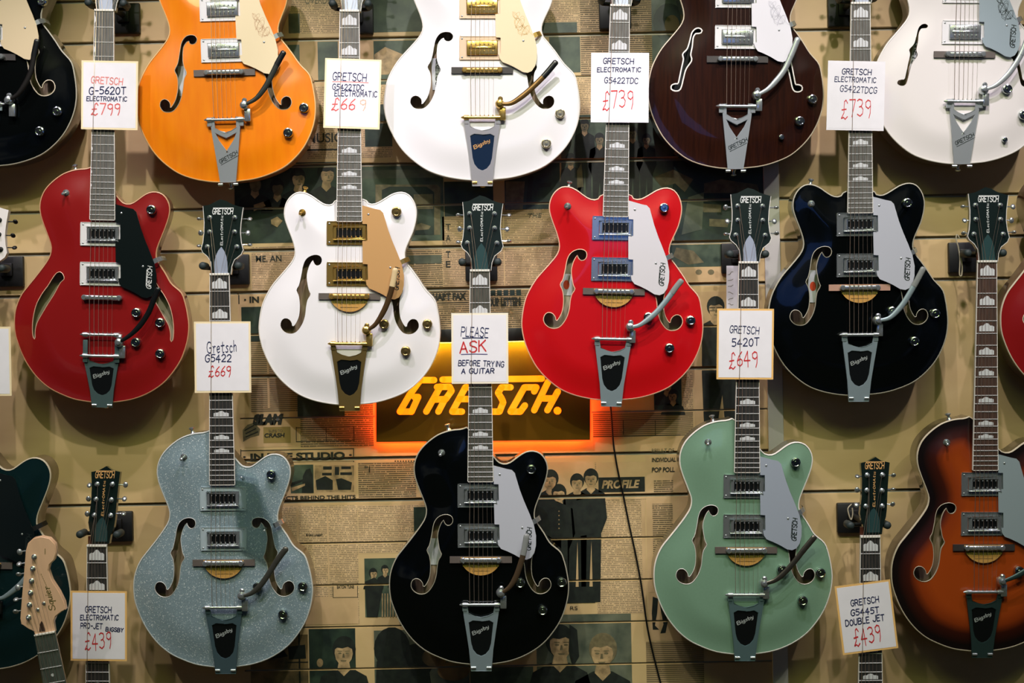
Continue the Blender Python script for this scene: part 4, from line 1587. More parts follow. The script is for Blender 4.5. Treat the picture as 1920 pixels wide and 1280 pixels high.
make_tag('M4', gM4, 'white price tag marked £739 beside the cream-white corner guitar', [('GRETSCH', .50, .155, 10, 54, B_, 1.5, 0), ('ELECTROMATIC', .48, .27, 9, 76, B_, 1.4, -1), ('G5422TDCG', .54, .41, 11, 68, B_, 1.4, -2), ('£739', .50, .68, 30, 54, R_, 2.0, 3)])
make_tag('B0', gB0, 'white price tag cut off by the left edge of the photo', [('GRETSCH', .45, .25, 12, 56, B_, 1.6, 0), ('£699', .45, .62, 22, 50, R_, 1.9, 0)]) if False else make_tag('B0', gB0, 'white price tag cut off by the left edge of the photo', [])
make_tag('B1', gB1, 'white price tag marked £669 in red above the silver sparkle guitar', [('Gretsch', .48, .36, 20, 54, B_, 1.9, 3), ('G5422', .42, .515, 13, 48, B_, 1.7, 0), ('£669', .44, .70, 18, 40, R_, 1.9, 0)])
make_tag('B2', gB2, 'white card asking PLEASE ASK BEFORE TRYING A GUITAR', [('PLEASE', .41, .27, 17, 50, B_, 1.8, -3), ('_', .38, .355, 0, 38, B_, 1.6, 0), ('ASK', .37, .475, 20, 48, R_, 2.4, 4), ('_', .40, .585, 0, 48, mat('purple_ink', (84, 78, 128), .6), 1.4, 0), ('BEFORE TRYING', .52, .715, 10, 84, B_, 1.6, -2), ('A GUITAR', .46, .82, 9, 60, B_, 1.6, 0)], 'notice_card')
make_tag('B3', gB3, 'orange-edged price tag marked £649 above the mint green guitar', [('GRETSCH', .48, .30, 13, 54, B_, 1.6, -2), ('5420T', .50, .475, 14, 50, B_, 1.8, 2), ('£649', .46, .715, 26, 52, R_, 2.2, 4)])
make_tag('L1', gL1, 'orange-edged price tag marked £439 beside the dark green guitar', [('GRETSCH', .49, .265, 11, 48, B_, 1.7, 0), ('ELECTROMATIC', .51, .38, 9, 70, B_, 1.6, 0), ('PRO-JET', .37, .50, 10, 40, B_, 1.6, -2), ('BIGSBY', .78, .55, 7, 32, B_, 1.5, -4), ('£439', .48, .71, 28, 48, R_, 2.2, 4)])
make_tag('L2', gL2, 'tilted orange-edged price tag marked £439, left of the sunburst guitar', [('GRETSCH', .50, .265, 11, 52, B_, 1.7, 2), ('G5445T', .48, .41, 11, 52, B_, 1.7, 0), ('DOUBLE JET', .46, .54, 11, 72, B_, 1.8, 2), ('£439', .46, .76, 28, 50, R_, 2.4, 4)])


# ------------------------------------------------------------------ hangers
def make_hanger(g, label, head='B', pad_w=27):
    root = thing('guitar_hanger', label, 'guitar hanger', g.M @ Matrix.Diagonal((g.s, g.s, g.s, 1)), 'wall hangers holding the guitars')
    vp = VN + (17 if head == 'B' else 20) * UK
    zb = -.040
    bm = bmesh.new()
    # fork behind the neck
    for s in (-1, 1):
        x = s * pad_w * UK
        add_tube(bm, smooth_open([(0, vp - .004, zb), (x * .8, vp - .004, zb), (x, vp - .003, zb + .012), (x, vp, .004)], 4), .0045, 8)
    fk = obj('fork', finish(bm, 'fork', 60), BLACKPAINT, root)
    for s in (-1, 1):
        x = s * pad_w * UK
        bm = bmesh.new()
        add_tube(bm, [(x, vp - .001, -.028), (x, vp, -.026), (x, vp + .001, .006), (x, vp + .001, .010), (x, vp + .001, .012)], [.007, .0086, .0086, .0074, .003], 14)
        obj('rubber_pad', finish(bm, 'rubber_pad', 50), RUBBER, root)
    # wall plate (built in world axes)
    wc = g.M @ (Vector((0, vp, zb)) * g.s)
    inv = (g.M @ Matrix.Diagonal((g.s, g.s, g.s, 1))).inverted()
    bm = bmesh.new()
    add_tube(bm, [tuple(inv @ Vector((wc.x, wc.y + .004, wc.z))), tuple(inv @ Vector((wc.x, -.008, wc.z + .004)))], .0065, 10)
    obj('arm', finish(bm, 'arm', 50), BLACKPAINT, root)
    bm = bmesh.new()
    add_box(bm, (wc.x, -.0075, wc.z - .002), (.074, .013, .070), .003, 2)
    add_box(bm, (wc.x, -.0175, wc.z + .002), (.028, .010, .030), .002, 2)
    bmesh.ops.transform(bm, matrix=inv, verts=bm.verts)
    obj('wall_plate', finish(bm, 'wall_plate', 40), BLACKPAINT, root)


HL = {
    'T1': 'black wall hanger of the corner black guitar, above the frame', 'T2': 'black wall hanger of the orange guitar, above the frame',
    'T3': 'black wall hanger of the large white guitar, above the frame', 'T4': 'black wall hanger of the walnut guitar, above the frame', 'T5': 'black wall hanger of the cream-white guitar, above the frame',
    'M1': 'black wall hanger holding the dark red guitar at the top edge', 'M2': 'black wall hanger holding the white gold-pickguard guitar at the top edge',
    'M3': 'black wall hanger holding the bright red guitar at the top edge', 'M4': 'black wall hanger holding the black double-cutaway guitar at the top edge',
    'M5': 'black wall hanger of the red guitar at the right edge, out of frame', 'B0': 'black wall hanger at the left edge holding the dark green guitar',
    'B1': 'black wall hanger behind the headstock of the silver sparkle guitar', 'B2': 'black wall hanger behind the headstock of the black single-cutaway guitar',
    'B3': 'black wall hanger behind the headstock of the mint green guitar', 'B4': 'black wall hanger behind the headstock of the sunburst guitar',
    'L1': 'black wall hanger behind the gold-lettered headstock at lower left', 'L2': 'black wall hanger behind the gold-lettered headstock at lower right',
}
GS = dict(T1=gT1, T2=gT2, T3=gT3, T4=gT4, T5=gT5, M1=gM1, M2=gM2, M3=gM3, M4=gM4, M5=gM5, B0=gB0, B1=gB1, B2=gB2, B3=gB3, B4=gB4, L1=gL1, L2=gL2)
for k, l in HL.items():
    make_hanger(GS[k], l, 'L' if k[0] == 'L' else 'B', 34 if k[0] == 'L' else 33)

# ------------------------------------------------------------------ wall of slats
PITCH = 78.7
Z0 = P(960, 67, 0).z
DZ = PITCH / FPX * 3.30
GAP = .0075
GZ = [Z0 - DZ * k for k in range(-16, 30)]        # groove centres, top to bottom
XW0, XW1 = -2.6, 2.6
GAPS = [GAP if k in (-1, 0, 3, 5, 6, 8, 10, 11) else .0028 for k in range(-16, 30)]
WALLM = mat('slat_board', (208, 182, 130), 0.5, 0, 0.0, rgb2=(198, 171, 119), vscale=5, stretch=(1, 1, 2.5))
SLOT = mat('slot_back', (58, 54, 40), 0.6)
INSERT = mat('slot_insert', (150, 152, 136), 0.4, 0.3)
XL, XR = P(446, 560, 0).x, P(1449, 560, 0).x
SIDE = [GZ[k + 16] for k in (-16, -12, -9, -5, -1, 0, 4, 5, 6, 11, 18, 22, 26, 29)]
bm = bmesh.new()
zt = GZ[0]; zb_ = GZ[-1]
back, ins = [], []
for x0, x1, lst, gp in ((XW0, XL, SIDE, [GAP] * 14), (XL, XR, GZ, GAPS), (XR, XW1, SIDE, [GAP] * 14)):
    for (a_, ga), (b_, gb) in zip(zip(lst, gp), list(zip(lst, gp))[1:]):
        a, b = a_ - ga / 2, b_ + gb / 2
        h = a - b
        r = bmesh.ops.create_cube(bm, size=1)
        for v in r['verts']:
            v.co = Vector(((x0 + x1) / 2 + v.co.x * (x1 - x0), .008 + v.co.y * .016, (a + b) / 2 + v.co.z * h))
        es = [e for e in {e for v in r['verts'] for e in v.link_edges} if all(v.co.y < .001 for v in e.verts) and abs(e.verts[0].co.x - e.verts[1].co.x) > .1]
        bmesh.ops.bevel(bm, geom=es, offset=.0012, segments=2, affect='EDGES')
    for a, ga in zip(lst, gp):
        ins.append(((x0 + x1) / 2, x1 - x0 - .004, a - ga / 2))
nf = len(bm.faces)
add_box(bm, ((XW0 + XW1) / 2, .020, (zt + zb_) / 2), (XW1 - XW0, .012, zt - zb_))
bm.faces.ensure_lookup_table()
for f in bm.faces[nf:]:
    f.material_index = 1
nf = len(bm.faces)
for xc, wd, a in ins:
    add_box(bm, (xc, .0085, a + .0014), (wd, .010, .0028))
bm.faces.ensure_lookup_table()
for f in bm.faces[nf:]:
    f.material_index = 2
wall = obj('wall_back', finish(bm, 'wall_back', 40), [WALLM, SLOT, INSERT])
wall['kind'] = 'structure'

bm = bmesh.new()
a = P(1443, 300, 0).x; b = P(1471, 300, 0).x
xs_ = P(1448, 560, 0).x
bt = (zt + zb_) / 2
add_box(bm, (P(1449.5, 560, 0).x, -.0025, bt), (.036, .005, zt - zb_), .001, 1)
tr = obj('trim_1', finish(bm, 'trim_1', 40), mat('grey_strip', (210, 209, 200), .5, .1, vary=.1, vscale=9))
tr['kind'] = 'structure'


# ------------------------------------------------------------------ newsprint on the slats
def clip_band(poly, za, zb):
    def cut(pl, z, keep_below):
        out = []
        n = len(pl)
        for i in range(n):
            p, q = pl[i], pl[(i + 1) % n]
            ip = (p[1] <= z) if keep_below else (p[1] >= z)
            iq = (q[1] <= z) if keep_below else (q[1] >= z)
            if ip:
                out.append(p)
            if ip != iq:
                t = (z - p[1]) / (q[1] - p[1])
                out.append((p[0] + (q[0] - p[0]) * t, z))
        return out
    r = cut(poly, za, True)
    return cut(r, zb, False) if len(r) > 2 else []


def wall_poly(bm, poly, y, mi=0):
    """poly in world (x, z); laid on the front of the slats, cut at the slots"""
    for (a, ga), (b, gb) in zip(zip(GZ, GAPS), list(zip(GZ, GAPS))[1:]):
        c = clip_band(poly, a - ga / 2 - .001, b + gb / 2 + .001)
        if len(c) > 2:
            ar = sum(c[i][0] * c[(i + 1) % len(c)][1] - c[(i + 1) % len(c)][0] * c[i][1] for i in range(len(c)))
            if abs(ar) < 1e-7:
                continue
            if ar < 0:
                c = c[::-1]
            f = bm.faces.new([bm.verts.new((p[0], y, p[1])) for p in c])
            f.material_index = mi


def rect(x0, y0, x1, y1):
    c = P((x0 + x1) / 2, (y0 + y1) / 2, 0)
    k = 3.30 / FPX
    w, h = (x1 - x0) * k / 2, (y1 - y0) * k / 2
    return [(c.x - w, c.z - h), (c.x + w, c.z - h), (c.x + w, c.z + h), (c.x - w, c.z + h)]


def wp(points):
    return [XZ(*p) for p in points]


PAPER = [(210, 180, 134), (198, 170, 124), (218, 190, 142), (190, 164, 118)]
INKC = (30, 38, 26)
TXT = [print_mat('newsprint_fine', PAPER[0], INKC, .0040, .55, .62), print_mat('newsprint_body', PAPER[1], INKC, .0048, .55, .8), print_mat('newsprint_pale', PAPER[2], INKC, .0042, .5, .58), print_mat('newsprint_dense', PAPER[3], INKC, .0046, .62, .72)]
PLAIN = mat('aged_paper', (208, 178, 130), .6, rgb2=(186, 158, 112), vscale=12)
PHOTO = mat('photo_print_dark', (50, 68, 52), .45, 0, .25, rgb2=(26, 40, 34), vscale=26)
PHOTOM = mat('photo_print_mid', (84, 100, 78), .45, 0, .25, rgb2=(50, 66, 54), vscale=20)
PHOTOG = mat('photo_print_grey', (108, 114, 92), .45, 0, .25, rgb2=(70, 80, 66), vscale=18)
FACE = mat('photo_light_tone', (196, 168, 120), .5, 0, .2, rgb2=(130, 112, 78), vscale=45)
SUIT = mat('photo_dark_tone', (34, 42, 34), .5, 0, .2, rgb2=(22, 28, 24), vscale=60)
MIDT = mat('photo_mid_tone', (122, 114, 80), .5, 0, .2, rgb2=(92, 86, 60), vscale=60)
INKT = mat('headline_ink', (36, 40, 28), .6)

YP, YF, YG, YT = -.0004, -.0007, -.0010, -.0014


def clip_thing(name, label, cat, rects, m):
    bm = bmesh.new()
    for r in rects:
        wall_poly(bm, rect(*r) if len(r) == 4 and not isinstance(r[0], tuple) else wp(r), YP)
    o = obj(name, finish(bm, name, smooth=False, fixn=False), m)
    tag(o, label, cat, 'printed cuttings pasted on the slats')
    return o


def on(parent, name, rects, m, y=YF):
    o = None
    for i, r in enumerate(rects):
        bm = bmesh.new()
        wall_poly(bm, rect(*r) if len(r) == 4 and not isinstance(r[0], tuple) else wp(r), y - .00002 * i)
        o = obj(name, finish(bm, name, smooth=False, fixn=False), m, parent)
    return o


def head(parent, txt, x0, y0, x1, y1, m=None, shear=0.0, bold=.018, name='headline'):
    """printed headline filling the photo box"""
    cu = bpy.data.curves.new('t', 'FONT')
    cu.body = txt
    cu.size = 1.0
    cu.offset = bold
    cu.shear = shear
    to = bpy.data.objects.new('t', cu)
    COL.objects.link(to)
    dg = bpy.context.evaluated_depsgraph_get()
    dg.update()
    me = bpy.data.meshes.new_from_object(to.evaluated_get(dg))
    bpy.data.objects.remove(to)
    bpy.data.curves.remove(cu)
    xs = [v.co.x for v in me.vertices]; ys = [v.co.y for v in me.vertices]
    p00 = P(x0, y1, 0); p10 = P(x1, y1, 0); p01 = P(x0, y0, 0)
    wd = p10.x - p00.x; hh = p01.z - p00.z
    for v in me.vertices:
        fx = (v.co.x - min(xs)) / (max(xs) - min(xs)); fy = (v.co.y - min(ys)) / (max(ys) - min(ys))
        v.co = Vector((p00.x + fx * wd, YT, p00.z + fy * hh))
    me.name = name
    return obj(name, me, m or INKT, parent)


def ell(cx, cy, rx, ry, a=0, n=18):
    out = []
    for k in range(n):
        t = 2 * math.pi * k / n
        x, y = rx * math.cos(t), ry * math.sin(t)
        out.append((cx + x * math.cos(a) - y * math.sin(a), cy + x * math.sin(a) + y * math.cos(a)))
    return out


def figure(parent, cx, cy, s, kind='head', turn=0.0, feet=None, collar=True, face=None, hair=None):
    """a printed person: head of half-height s at cx, cy"""
    y = YG
    if feet:
        body = [(cx - 1.6 * s, cy + 1.7 * s), (cx - .5 * s, cy + 1.1 * s), (cx + .5 * s, cy + 1.1 * s), (cx + 1.6 * s, cy + 1.7 * s), (cx + 1.9 * s, cy + 4.6 * s), (cx + 1.2 * s, cy + 6.4 * s), (cx + 1.1 * s, feet), (cx + .25 * s, feet), (cx + .05 * s, cy + 7.2 * s), (cx - .25 * s, feet), (cx - 1.1 * s, feet), (cx - 1.2 * s, cy + 6.4 * s), (cx - 1.9 * s, cy + 4.6 * s)]
        on(parent, 'figure_suit', [body], SUIT, y)
    else:
        body = [(cx - 2.1 * s, cy + 3.2 * s), (cx - 1.7 * s, cy + 1.8 * s), (cx - .6 * s, cy + 1.2 * s), (cx + .6 * s, cy + 1.2 * s), (cx + 1.7 * s, cy + 1.8 * s), (cx + 2.1 * s, cy + 3.2 * s)]
        on(parent, 'figure_suit', [body], SUIT, y)
    on(parent, 'figure_neck', [[(cx - .36 * s, cy + .6 * s), (cx + .36 * s, cy + .6 * s), (cx + .5 * s, cy + 1.3 * s), (cx, cy + 1.8 * s), (cx - .5 * s, cy + 1.3 * s)]], FACE, y - .0001)
    on(parent, 'figure_hair', [ell(cx - turn * .1 * s, cy - .22 * s, .88 * s, 1.0 * s)], hair or SUIT, y - .0002)
    on(parent, 'figure_face', [[(cx + turn * .15 * s + x * s, cy + z * s) for x, z in ((-.66, -.2), (-.5, -.34), (-.1, -.28), (.3, -.4), (.62, -.24), (.68, .1), (.58, .55), (.3, .92), (0, 1.02), (-.3, .92), (-.58, .55), (-.68, .1))]], face or FACE, y - .0003)
    bm = bmesh.new()
    fx = cx + turn * .3 * s
    for e in (-1, 1):
        wall_poly(bm, wp(ell(fx + e * .28 * s, cy + .08 * s, .14 * s, .07 * s, n=8)), y - .0004)
        wall_poly(bm, wp([(fx + e * .12 * s, cy - .1 * s), (fx + e * .46 * s, cy - .12 * s), (fx + e * .46 * s, cy - .06 * s), (fx + e * .12 * s, cy - .04 * s)]), y - .0004)
    wall_poly(bm, wp([(fx - .05 * s, cy + .1 * s), (fx + .05 * s, cy + .1 * s), (fx + .1 * s, cy + .42 * s), (fx - .1 * s, cy + .42 * s)]), y - .00035)
    wall_poly(bm, wp([(fx - .24 * s, cy + .6 * s), (fx + .24 * s, cy + .6 * s), (fx + .16 * s, cy + .7 * s), (fx - .16 * s, cy + .7 * s)]), y - .0004)
    obj('figure_features', finish(bm, 'figure_features', smooth=False, fixn=False), MIDT if s > 14 else SUIT, parent)


NC = 'newspaper_cutting'
# --- top, between the orange and the large white guitar
o = clip_thing(NC, 'pale text page behind the white middle guitar\'s nut', 'newspaper cutting', [(541, -40, 642, 62)], TXT[2])
head(o, 'OVERDR', 572, -6, 622, 8, MIDT, 0, .0)
on(o, 'picture', [(541, 26, 562, 62)], PHOTOG)
o = clip_thing('printed_picture', 'dark green photo between the white guitars at the top edge', 'printed picture', [(688, -40, 800, 60)], PHOTOM)
o = clip_thing(NC, 'page of dark framed pictures left of the fading price tag', 'newspaper cutting', [(536, 76, 700, 158)], PLAIN)
on(o, 'picture', [(540, 84, 562, 154), (596, 78, 634, 150)], PHOTOM)
o = clip_thing('printed_picture', 'photo of a pale angular roof right of the fading price tag', 'printed picture', [(701, 76, 805, 158)], PHOTOM)
on(o, 'roof', [[(702, 102), (722, 88), (760, 104), (728, 140), (702, 140)]], FACE)
o = clip_thing(NC, 'cutting headed MUSIC behind the white middle guitar\'s neck', 'newspaper cutting', [(575, 160, 735, 297)], TXT[2])
head(o, 'MUSIC', 576, 250, 642, 268)
on(o, 'rule', [(572, 279, 645, 282)], INKT)
on(o, 'picture', [(684, 196, 735, 275)], PHOTO)
o = clip_thing('printed_picture', 'dark group photo below the orange guitar with two lit faces', 'printed picture', [(440, 305, 632, 455)], PHOTO)
for x, y_, s in ((559, 335, 17), (612, 327, 18), (478, 344, 16), (520, 352, 15)):
    figure(o, x, y_, s, turn=.4 if x < 600 else .8, face=FACE if x > 550 else MIDT)
on(o, 'hands', [[(508, 412), (520, 406), (530, 414), (520, 426), (509, 420)], [(476, 384), (494, 378), (498, 386), (476, 396)]], FACE, YT)
o = clip_thing('printed_picture', 'dark picture of a television-shaped frame below the large white guitar', 'printed picture', [(676, 305, 832, 452)], PHOTOM)
on(o, 'tones', [(678, 318, 832, 334)], PHOTOG, YF)
on(o, 'pale_frame', [[(704, 346), (820, 346), (826, 352), (826, 440), (704, 440)]], MIDT, YF)
on(o, 'dark_screen', [[(716, 356), (730, 350), (800, 350), (814, 360), (814, 440), (716, 440)]], PHOTO, YG)
on(o, 'pale_object', [[(772, 424), (790, 418), (808, 424), (804, 430), (776, 432)], (776, 364, 812, 392)], MIDT, YG - .0003)
o = clip_thing(NC, 'page with the letters T A T E running down it, left of the dark headstock', 'newspaper cutting', [(830, 405, 944, 540)], TXT[0])
for ch, yy in (('T', 421), ('A', 441), ('T', 472), ('E', 490)):
    head(o, ch, 836, yy - 1, 845, yy + 11, INKT, 0, .01, 'letter')
on(o, 'dark_block', [(833, 340, 925, 405)], PHOTO)
o = clip_thing(NC, 'cutting beginning ME AND, left of the white guitar\'s waist', 'newspaper cutting', [(472, 462, 560, 548)], TXT[0])
head(o, 'ME. AN', 480, 479, 528, 491)
o = clip_thing(NC, 'brown page left of the T A T E letters, right of the white guitar', 'newspaper cutting', [(760, 464, 830, 540)], TXT[1])
on(o, 'picture', [(764, 478, 828, 494)], PHOTOG)
# --- above the sign
o = clip_thing(NC, 'cutting headed CHART FAX above the lit sign', 'newspaper cutting', [(790, 545, 880, 616)], TXT[1])
head(o, 'CHART FAX', 802, 550, 874, 563, bold=.06)
on(o, 'rule', [(792, 545, 877, 547), (792, 567, 877, 568.6)], INKT)
o = clip_thing(NC, 'cutting headed YOUR LETTERS under a row of small pictures', 'newspaper cutting', [(906, 540, 992, 616)], TXT[1])
head(o, 'YOUR LETTERS', 908, 559, 977, 575, bold=.06)
on(o, 'picture', [(908 + 12 * k, 541, 917 + 12 * k, 554) for k in range(6)], PHOTO)
o = clip_thing(NC, 'cutting headed IN beside a dark picture, left of the white guitar', 'newspaper cutting', [(446, 548, 530, 640)], PLAIN)
head(o, '· IN', 458, 556, 486, 568, bold=.04)
on(o, 'rule', [(447, 552, 449, 570), (446, 548, 530, 550)], INKT)
on(o, 'picture', [(453, 575, 510, 640)], PHOTO)
o = clip_thing(NC, 'three-column text page beside the silver sparkle guitar\'s price tag', 'newspaper cutting', [(470, 640, 562, 772)], TXT[3])
on(o, 'gutter', [(501, 640, 505, 765)], PLAIN)
# --- left of the sign
o = clip_thing(NC, 'SLAM advert with a drawn fist, above the silver sparkle guitar', 'newspaper cutting', [(448, 774, 560, 838)], PLAIN)
head(o, 'SLAM', 474, 776, 532, 797, shear=.25, bold=.09)
on(o, 'fist', [[(455, 806), (464, 796), (476, 792), (488, 804), (486, 816), (470, 820), (456, 828)]], MIDT)
on(o, 'fist_lines', [[(458, 806), (476, 796), (477, 798), (459, 808)], [(460, 812), (480, 802), (481, 804), (461, 814)], [(460, 818), (484, 808), (485, 810), (461, 820)]], SUIT, YG)
on(o, 'panel', [(494, 800, 545, 830)], mat('olive_panel', (140, 122, 62), .6))
head(o, 'SURE TO', 504, 805, 530, 810, MIDT, 0, .01, 'small_line')
head(o, 'CRASH', 496, 812, 534, 820, SUIT, .1, .03, 'small_line')
o = clip_thing(NC, 'dark picture and boxed notice just left of the lit sign', 'newspaper cutting', [(563, 740, 700, 838)], TXT[1])
on(o, 'picture', [(558, 740, 646, 782)], PHOTO)
on(o, 'box_rule', [(555, 800, 664, 801.4), (555, 826, 664, 827.4), (555, 800, 556.4, 827), (611, 800, 612.2, 827), (663, 800, 664.4, 827)], INKT)
o = clip_thing(NC, 'cutting headed IN THE STUDIO over two pictures', 'newspaper cutting', [(446, 842, 668, 938)], PLAIN)
head(o, '· IN THE STUDIO ·', 456, 850, 660, 863, bold=.045)
on(o, 'rule', [(451, 842, 664, 843.6), (451, 842, 452.6, 866), (662.4, 842, 664, 866), (451, 865, 664, 866.4)], INKT)
on(o, 'picture', [(545, 871, 588, 924)], PHOTOM)
on(o, 'pianist', [[(566, 924), (568, 892), (574, 880), (582, 878), (586, 890), (588, 924)], [(545, 905), (568, 898), (568, 902), (545, 912)]], SUIT, YG)
on(o, 'keys', [[(546, 914), (572, 906), (572, 910), (548, 921)]], FACE, YG - .0002)
on(o, 'picture', [[(590, 872), (664, 872), (664, 922), (590, 922)]], FACE)
on(o, 'drum_kit', [[(592, 900), (610, 892), (624, 900), (624, 918), (594, 918)], [(606, 874), (622, 874), (622, 880), (606, 880)], [(604, 886), (622, 886), (622, 891), (604, 891)], [(628, 875), (636, 875), (636, 890), (628, 890)], [(640, 874), (658, 874), (658, 879), (640, 879)], [(638, 885), (660, 885), (660, 890), (638, 890)], [(630, 898), (640, 896), (660, 904), (658, 918), (634, 918)]], SUIT, YG)
head(o, 'FACTS BEHIND THE HITS', 522, 930, 667, 937, bold=.03, name='caption')
# --- below, left of the black single cut
o = clip_thing(NC, 'long text columns right of the silver sparkle guitar', 'newspaper cutting', [(520, 948, 672, 1170)], TXT[2])
on(o, 'gutter', [(557, 948, 561, 1120), (614, 948, 617, 1120), (560, 1118, 672, 1170)], PLAIN)
head(o, 'Being unable', 574, 1000, 606, 1006, bold=.03, name='subhead')
on(o, 'box', [(624, 1092, 671, 1120)], PLAIN)
on(o, 'box_rule', [(624, 1092, 671, 1093), (624, 1119, 671, 1120), (624, 1092, 625, 1120), (670, 1092, 671, 1120)], INKT, YG)
head(o, 'BATON TUNE', 632, 1097, 664, 1103, bold=.02, name='subhead')
o = clip_thing(NC, 'quotation column left of the black single-cutaway guitar\'s shoulder', 'newspaper cutting', [(672, 866, 780, 936)], TXT[1])
head(o, '"I', 684, 874, 694, 886, bold=.01)
on(o, 'dotted_rule', [(740 + 5 * k, 863, 742.5 + 5 * k, 865.5) for k in range(8)], INKT)
o = clip_thing(NC, 'text columns beside a dark picture at the black guitar\'s waist', 'newspaper cutting', [(672, 946, 800, 1036)], TXT[2])
on(o, 'picture', [(776, 950, 806, 1000)], PHOTO)
o = clip_thing('printed_picture', 'narrow crowd photo left of the black single-cutaway guitar', 'printed picture', [(684, 1046, 762, 1156)], PHOTOM)
for x, y_, s in ((700, 1075, 9), (722, 1068, 8), (746, 1072, 9)):
    figure(o, x, y_, s, turn=.6)
on(o, 'dark_coats', [[(684, 1090), (702, 1082), (720, 1096), (716, 1110), (708, 1156), (688, 1156)], [(740, 1080), (760, 1086), (758, 1150), (742, 1150)]], SUIT, YT)
on(o, 'fence', [[(716 + 5 * k, 1112), (718 + 5 * k, 1112), (718 + 5 * k, 1156), (716 + 5 * k, 1156)] for k in range(6)], FACE, YT)
o = clip_thing('printed_picture', 'portrait of a dark-haired person at the bottom, right of the silver guitar', 'printed picture', [(580, 1178, 667, 1300)], PHOTO)
figure(o, 645, 1222, 25, turn=-.1)
on(o, 'hand', [ell(600, 1242, 6, 8)], FACE, YG)
o = clip_thing('printed_picture', 'drum photo at the bottom, below the silver sparkle guitar', 'printed picture', [(470, 1190, 578, 1300)], mat('photo_sepia', (146, 122, 76), .5, rgb2=(60, 58, 40), vscale=16))
on(o, 'drums', [[(540, 1212), (572, 1208), (574, 1234), (542, 1236)], [(480, 1226), (530, 1216), (540, 1230), (500, 1236)]], SUIT)
on(o, 'stand', [(560, 1180, 563, 1280), (540, 1240, 578, 1242)], SUIT, YG)
o = clip_thing('printed_picture', 'wide dark photo below the black single-cutaway guitar', 'printed picture', [(702, 1180, 880, 1300)], PHOTOG)
on(o, 'dark_heads', [ell(735, 1215, 34, 40), ell(780, 1240, 32, 34), [(704, 1300), (706, 1240), (740, 1210), (800, 1230), (812, 1300)]], SUIT)
on(o, 'pale_heads', [ell(815, 1232, 24, 18), ell(850, 1258, 30, 18)], mat('photo_sepia', (146, 122, 76), .5, rgb2=(60, 58, 40), vscale=16), YG)
o = clip_thing('printed_picture', 'dark strip of picture between the two bottom centre photos', 'printed picture', [(882, 1250, 1000, 1300)], PHOTOM)
# --- right of the black single cut
o = clip_thing('printed_picture', 'tall photo of four people in dark clothes under the lit sign', 'printed picture', [(1000, 866, 1116, 1130)], PLAIN)
figure(o, 1032, 900, 17, feet=1128, turn=-.3)
figure(o, 1048, 926, 16, feet=1128)
figure(o, 1082, 905, 15, feet=1128)
figure(o, 1108, 897, 16, feet=1128)
on(o, 'dark_coats', [[(1008, 948), (1036, 936), (1070, 950), (1074, 1008), (1040, 1012), (1008, 990)], [(1072, 940), (1115, 930), (1115, 1000), (1080, 1006)]], SUIT, YT + .0001)
on(o, 'buttons', [ell(1048, 958 + 8 * k, 1.4, 1.4, n=8) for k in range(5)], FACE, YT - .0002)
on(o, 'floor_shadow', [(1000, 1100, 1116, 1130)], SUIT, YT)
head(o, 'RS', 1069, 1136, 1083, 1143, bold=.0, name='caption')
o = clip_thing(NC, 'PROFILE column with its black title block', 'newspaper cutting', [(1118, 866, 1210, 1150)], TXT[2])
on(o, 'upper_paper', [(1118, 866, 1210, 936), (1204, 936, 1211, 1150)], PLAIN, YF)
on(o, 'title_block', [(1122, 894, 1209, 922)], SUIT, YG)
head(o, 'PROFILE', 1128, 900, 1200, 916, FACE, .25, .04, 'title')
o = clip_thing('printed_picture', 'photo of two long-haired heads at the bottom centre', 'printed picture', [(1006, 1151, 1184, 1282)], PHOTOG)
figure(o, 1050, 1206, 30, turn=.3)
figure(o, 1130, 1222, 30, turn=-.2, hair=MIDT)
on(o, 'long_hair', [[(1068, 1170), (1082, 1180), (1086, 1230), (1074, 1250), (1066, 1220)]], SUIT, YT)
# --- right of the sign
o = clip_thing(NC, 'shaded notice columns right of the lit sign', 'newspaper cutting', [(1112, 770, 1300, 848)], TXT[3])
on(o, 'column_rule', [(1168, 788, 1169.2, 815), (1228, 788, 1229.2, 815), (1112, 786, 1276, 787.2), (1112, 816, 1276, 817.2)], INKT)
on(o, 'lower_paper', [(1112, 818, 1300, 848)], PLAIN)
o = clip_thing('printed_picture', 'small picture of two faces under the bright red guitar', 'printed picture', [(1226, 706, 1278, 768)], PHOTO)
figure(o, 1250, 724, 11, turn=.5)
figure(o, 1262, 742, 11, turn=-.5)
o = clip_thing(NC, 'RESULT OF INDIVIDUAL POP POLL column left of the mint guitar', 'newspaper cutting', [(1212, 850, 1292, 1110)], PLAIN)
head(o, 'RESULT OF', 1222, 841, 1264, 848, MIDT, 0, .01)
head(o, 'INDIVIDUAL', 1222, 858, 1267, 866, INKT, .1, .03)
head(o, 'POP POLL', 1222, 876, 1265, 885, INKT, .1, .03)
on(o, 'list', [(1226, 900, 1262, 926), (1224, 944, 1262, 1060)], TXT[1])
o = clip_thing('printed_picture', 'picture of a pair of walking legs at the mint guitar\'s lower left', 'printed picture', [(1216, 1112, 1296, 1200)], PLAIN)
on(o, 'legs', [[(1224, 1118), (1234, 1122), (1232, 1150), (1228, 1172), (1236, 1180), (1224, 1180), (1222, 1150)], [(1236, 1128), (1248, 1150), (1252, 1165), (1248, 1186), (1238, 1187), (1244, 1170), (1240, 1150)]], SUIT)
o = clip_thing(NC, 'text block in the bottom centre right, below the walking legs', 'newspaper cutting', [(1212, 1202, 1320, 1300)], TXT[3])
